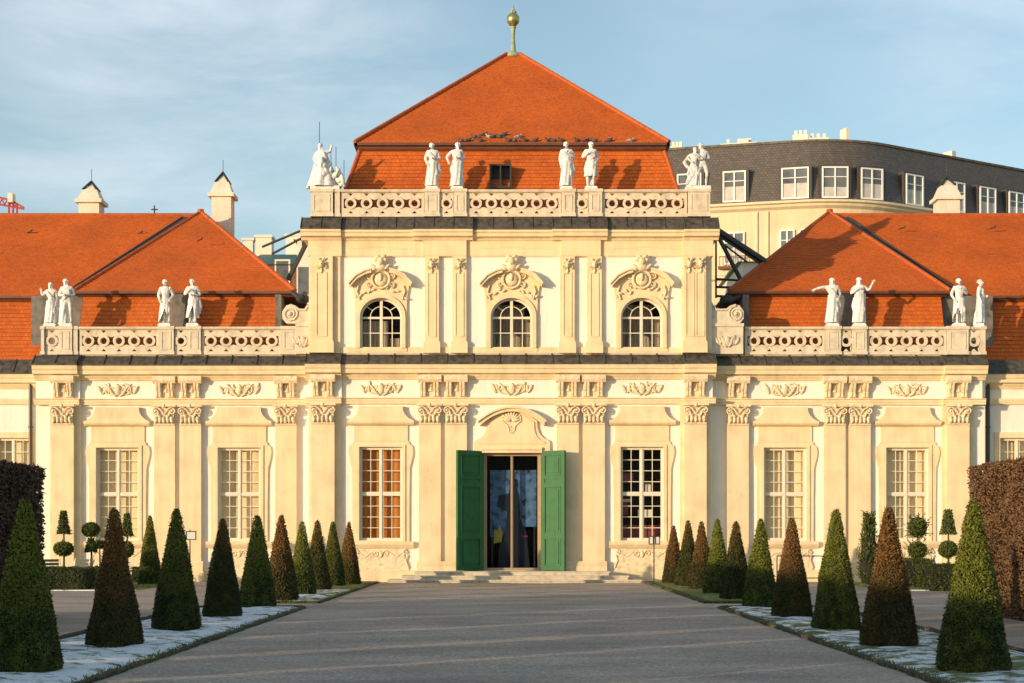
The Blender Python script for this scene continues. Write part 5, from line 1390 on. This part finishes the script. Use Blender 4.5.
topiary(917.5, 54.5, [('ball', 527.5, 18, 20), ('ball', 550.5, 18, 17)], 'unclipped shaggy topiary of two stacked balls with stray shoots', shaggy=True, seed=8)
# shaggy yew
def shaggy_yew(px, d, top, wpx, label, seed):
    k = d/F; H = (HY-top)*k+EYE; R = wpx*k/2; rn = random.Random(seed)
    e = empty('yew_bush', ((px-512)*k, d-60, 0), label, 'yew bush'); mb = MB(); mb.cm = 1; mb.smooth = True
    mb.lathe([(R*.6, .1), (R*.75, H*.25), (R*.6, H*.55), (R*.3, H*.8), (.03, H*.95)], (0, 0, 0), 12); mb.cm = 0; mb.smooth = False
    for _ in range(520):
        u = rn.random(); a = rn.uniform(0, 2*PI); rr_ = R*(.55+.45*math.sin(PI*min(1, u*1.15+.15)))*(1-u*.55); z = .1+u*(H-.25)
        p0 = Vector((rr_*.55*math.cos(a), rr_*.55*math.sin(a), z)); dr = Vector((math.cos(a), math.sin(a), 1.1)).normalized(); Lg = rn.uniform(.15, .38)*(1.15-u*.5)
        mb.tube([p0, p0+dr*Lg], [.006, .003], 3); leaves_on(mb, [(p0+dr*Lg*v, dr) for v in (.3, .45, .6, .7, .8, .9, 1.0)], .065, rn, .015)
    mb.build('foliage', [M['box_leaf'], M['core']], e); mb = MB(); mb.tube([(0, 0, 0), (0, 0, H*.5)], [.06, .03], 6); mb.build('trunk', M['bark'], e)
shaggy_yew(869, 55, 511, 25, 'unclipped feathery dark yew bush against the wall left of the last right window', 5)
# low box hedges
def block_hedge(x0, x1, y0, y1, z1, label, mats, name='box_hedge', cat='hedge', dens=650, size=.06, seed=1, grp=None, core_in=.05, faces='fblrt'):
    ox, oy = (x0+x1)/2, (y0+y1)/2; rn = random.Random(seed); mb = MB(); mb.cm = 1; c = core_in
    mb.box(x0-ox+c, x1-ox-c, y0-oy+c, y1-oy-c, 0, z1-c); mb.cm = 0; pts = []
    w, dd = x1-x0, y1-y0
    def wob(a, b_): return .03*math.sin(a*2.3+seed)+.025*math.sin(b_*5.1+a*3)
    for f, area in (('f', w*z1), ('b', w*z1), ('l', dd*z1), ('r', dd*z1), ('t', w*dd)):
        if f not in faces: continue
        for _ in range(int(area*dens)):
            u, v = rn.random(), rn.random()
            if f == 'f': pts.append(((x0-ox+u*w, y0-oy-wob(u*w, v*z1), v*z1), (0, -1, 0)))
            if f == 'b': pts.append(((x0-ox+u*w, y1-oy, v*z1), (0, 1, 0)))
            if f == 'l': pts.append(((x0-ox-wob(u*dd, v*z1), y0-oy+u*dd, v*z1), (-1, 0, 0)))
            if f == 'r': pts.append(((x1-ox+wob(u*dd, v*z1), y0-oy+u*dd, v*z1), (1, 0, 0)))
            if f == 't': pts.append(((x0-ox+u*w, y0-oy+v*dd, z1+wob(u*w, v*dd)*.6), (0, 0, 1)))
    leaves_on(mb, pts, size, rn, .06)
    o = mb.build(name, [M[m] for m in mats]); o.location = (ox, oy, 0); return tag(o, label, cat, grp)
def hb(pa, pb, d, top, lb, seed, dep=1.6):
    k = d/F; block_hedge((pa-512)*k, (pb-512)*k, d-60, d-60+dep, (HY-top)*k+EYE, lb, ('box_leaf', 'core'), seed=seed, grp='low box hedges before the wings')
hb(30, 82, 50.3, 569.5, 'long low dark box hedge in front of the two left benches', 1)
hb(82.5, 99, 53.2, 569, 'low box hedge below the ball and cone topiary on the left', 2)
hb(130, 141, 57.5, 568.5, 'small low box hedge right of the second nearest left cone yew', 3, 1.0)
hb(905, 933, 52.0, 560, 'low box hedge beneath the shaggy double topiary', 4)
hb(931.5, 960, 49.8, 566, 'nearer low box hedge beside the brown beech hedge', 5)
# tall beech hedges along the outer paths: seen ends and the stretches beyond the frame that shade the garden
HX = 10.58
block_hedge(-HX-1.22, -HX+.10, -31.0, -25.2, 3.25, 'tall beech hedge painted in dark purplish shade at the left edge of the photo', ('beech_shaded', 'core'), 'beech_hedge', 'hedge', 950, .075, 3, None, .12, 'fbrt')
block_hedge(HX, HX+1.3, -40, -23.9, 3.34, 'tall sunlit russet beech hedge at the right edge of the photo', ('beech', 'core'), 'beech_hedge', 'hedge', 1700, .055, 5, None, .12, 'flt')
segs = [(-33.6, -31.02), (-38.2, -34.5), (-42.7, -39.1), (-46.4, -44.0), (-51.6, -47.2), (-57.0, -52.1), (-63, -57.8), (-85, -64)]
for k, (a, b_) in enumerate(segs):
    block_hedge(-HX-.75, -HX-.15, a, b_, 3.25, 'stretch of tall shade-painted beech hedge continuing beside the garden path', ('beech_shaded', 'core'), 'beech_hedge', 'hedge', 120, .14, 30+k, 'beech hedge stretches beside the left path', .05, 'rt')

# ================================================================== SMALL THINGS
def bench(px, d, wpx, lb, rot=0, grp=None):
    k = d/F; w = wpx*k; e = empty('garden_bench', ((px-512)*k, d-60, .0), lb, 'bench', grp); e.rotation_euler = (0, 0, rot)
    mb = MB()
    for i in range(4): mb.box(-w/2, w/2, -.25+i*.12, -.16+i*.12, .42, .45)
    mb.build('seat', M['bench'], e); mb = MB()
    for i in range(3): mb.box(-w/2, w/2, .24+i*.03, .27+i*.03, .55+i*.13, .65+i*.13)
    mb.build('backrest', M['bench'], e)
    for sx in (-1, 1):
        mb = MB(); x = sx*(w/2-.03); mb.tube([(x, -.24, 0), (x, -.22, .42), (x, .2, .42), (x, .32, .95)], .025, 6); mb.tube([(x, .2, .42), (x, .32, 0)], .025, 6); mb.tube([(x, -.24, .42), (x, -.24, .62), (x, .25, .66)], .02, 6); mb.build('leg', M['farwhite'], e)
bench(51, 57.5, 22, 'garden bench at the left, nearer the edge of the photo, half behind the low hedge', .5)
bench(79, 57.5, 17, 'garden bench between the two left topiaries on stems', -.15)
bench(941, 57, 9, 'small dark slatted garden chair behind the low hedge on the right', .9)
def sign(px, d, panels, pz, base, lb):
    k = d/F; e = empty('sign_post', ((px-512)*k, d-60, 0), lb, 'sign'); mb = MB(); h = (HY-pz[0])*k+EYE
    mb.tube([(0, 0, 0), (0, 0, h+.05)], .022, 6); mb.tube([(0, 0, 0), (0, 0, .03)], .12, 10); mb.build('post', M['darkmetal'], e)
    for a, b_ in panels:
        x0, x1 = (a-px)*k, (b_-px)*k; z1, z0 = (HY-pz[0])*k+EYE, (HY-pz[1])*k+EYE
        mb = MB(); mb.prism([rect(x0, x1, z0, z1), rect(x0+.035, x1-.035, z0+.035, z1-.035)], -.05, -.02); f = mb.build('sign_frame', M['darkmetal'], e)
        mb = MB(); mb.box(x0+.03, x1-.03, -.04, -.03, z0+.03, z1-.03); mb.build('sign_panel', M['sign'], f)
sign(654, 58.2, [(648.5, 653.7), (654.8, 660)], (536, 544.5), 582, 'slim black post with two small pale notice panels right of the steps')
sign(190, 57.5, [(186, 196.5)], (531, 540), 583, 'slim dark post with one square notice panel behind the left cone yews')
e = empty('railing', (X(800, -1.2), -1.2, 0), 'thin dark metal railing low against the right wing wall', 'railing'); mb = MB()
for px in (777, 801, 824): mb.tube([(X(px, -1.2)-X(800, -1.2), 0, 0), (X(px, -1.2)-X(800, -1.2), 0, Z(556, -1.2))], .022, 6)
mb.build('post', M['darkmetal'], e); mb = MB(); ox = X(800, -1.2)
for py in (556, 578): mb.tube([(X(777, -1.2)-ox, 0, Z(py, -1.2)), (X(824, -1.2)-ox, 0, Z(py, -1.2))], .02, 6)
mb.build('rail', M['darkmetal'], e)
# lightning rods by the corner groups
for px, tp in ((319.5, 122), (331, 143), (336, 147), (344, 160)):
    mb = MB(); mb.tube([(X(px, 1.5), 1.5, 14.2), (X(px, 1.5), 1.5, Z(tp, 1.5))], .012, 4); part(mb, 'lightning_rod', M['darkmetal'])

# ================================================================== LIGHT, SKY, CAMERA
AZ, EL = math.radians(50), math.radians(6.2)
sp = Vector((-math.sin(AZ)*math.cos(EL), -math.cos(AZ)*math.cos(EL), math.sin(EL)))
sd = bpy.data.lights.new('sun', 'SUN'); sd.energy = 2.95; sd.angle = math.radians(.5); sd.color = (1.0, .76, .49)
so = bpy.data.objects.new('sun', sd); COL.objects.link(so); so.rotation_euler = (-sp).to_track_quat('-Z', 'Y').to_euler(); so.location = (-30, -50, 20)
W = bpy.data.worlds.new('World'); C.world = W; W.use_nodes = True; nt = W.node_tree; nt.nodes.clear()
out = N(nt, 'ShaderNodeOutputWorld'); bg = N(nt, 'ShaderNodeBackground'); sky = N(nt, 'ShaderNodeTexSky'); sky.sky_type = 'NISHITA'
sky.sun_disc = False; sky.sun_elevation = EL; sky.sun_rotation = math.atan2(sp.x, sp.y) % (2*PI); sky.altitude = 200; sky.air_density = 1.0; sky.dust_density = .6; sky.ozone_density = 1.5
tc = N(nt, 'ShaderNodeTexCoord'); mp = N(nt, 'ShaderNodeMapping'); mp.inputs['Scale'].default_value = (2.4, 1.0, 9.0); mp.inputs['Rotation'].default_value = (0, math.radians(-16), 0)
nt.links.new(tc.outputs['Generated'], mp.inputs[0]); n1 = noise(nt, 1.6, 7, mp.outputs[0], .6); n1.inputs['Distortion'].default_value = .6
mp2 = N(nt, 'ShaderNodeMapping'); mp2.inputs['Location'].default_value = (1.25, .3, .1); nt.links.new(tc.outputs['Generated'], mp2.inputs[0]); n2 = noise(nt, 2.2, 2, mp2.outputs[0])
r1 = ramp(nt, n1.outputs[0], [(.40, 0.0), (.72, 1.0)]); r2 = ramp(nt, n2.outputs[0], [(.40, 0.0), (.62, 1.0)])
mm = N(nt, 'ShaderNodeMath', operation='MULTIPLY'); nt.links.new(r1.outputs[0], mm.inputs[0]); nt.links.new(r2.outputs[0], mm.inputs[1])
mm2 = N(nt, 'ShaderNodeMath', operation='MULTIPLY'); nt.links.new(mm.outputs[0], mm2.inputs[0]); mm2.inputs[1].default_value = .48
cl0 = mixc(nt, sky.outputs[0], (2.6, 3.6, 4.0), .17)
cl = mixc(nt, cl0, (4.3, 4.5, 4.7), mm2.outputs[0])
SKYTINT = N(nt, 'ShaderNodeMix', data_type='RGBA', blend_type='MULTIPLY'); SKYTINT.inputs[0].default_value = 1; SKYTINT.inputs[7].default_value = (1, 1, 1, 1); nt.links.new(cl, SKYTINT.inputs[6])
nt.links.new(SKYTINT.outputs[2], bg.inputs[0]); bg.inputs[1].default_value = .15; nt.links.new(bg.outputs[0], out.inputs[0])
cam = bpy.data.cameras.new('camera'); co = bpy.data.objects.new('camera', cam); COL.objects.link(co); C.camera = co
co.location = (0, -CAMD, EYE); co.rotation_euler = (PI/2, 0, 0); cam.sensor_width = 36; cam.lens = F/1024*36; cam.shift_y = (HY-341.5)/1024; cam.clip_end = 3000; cam.clip_start = .1
C.view_settings.view_transform = 'Standard'; C.view_settings.look = 'None'; C.view_settings.gamma = 1; C.view_settings.exposure = 0.72
C.render.engine = 'CYCLES'; C.cycles.max_bounces = 6; C.cycles.transparent_max_bounces = 8
C.render.resolution_x = 1024; C.render.resolution_y = 683
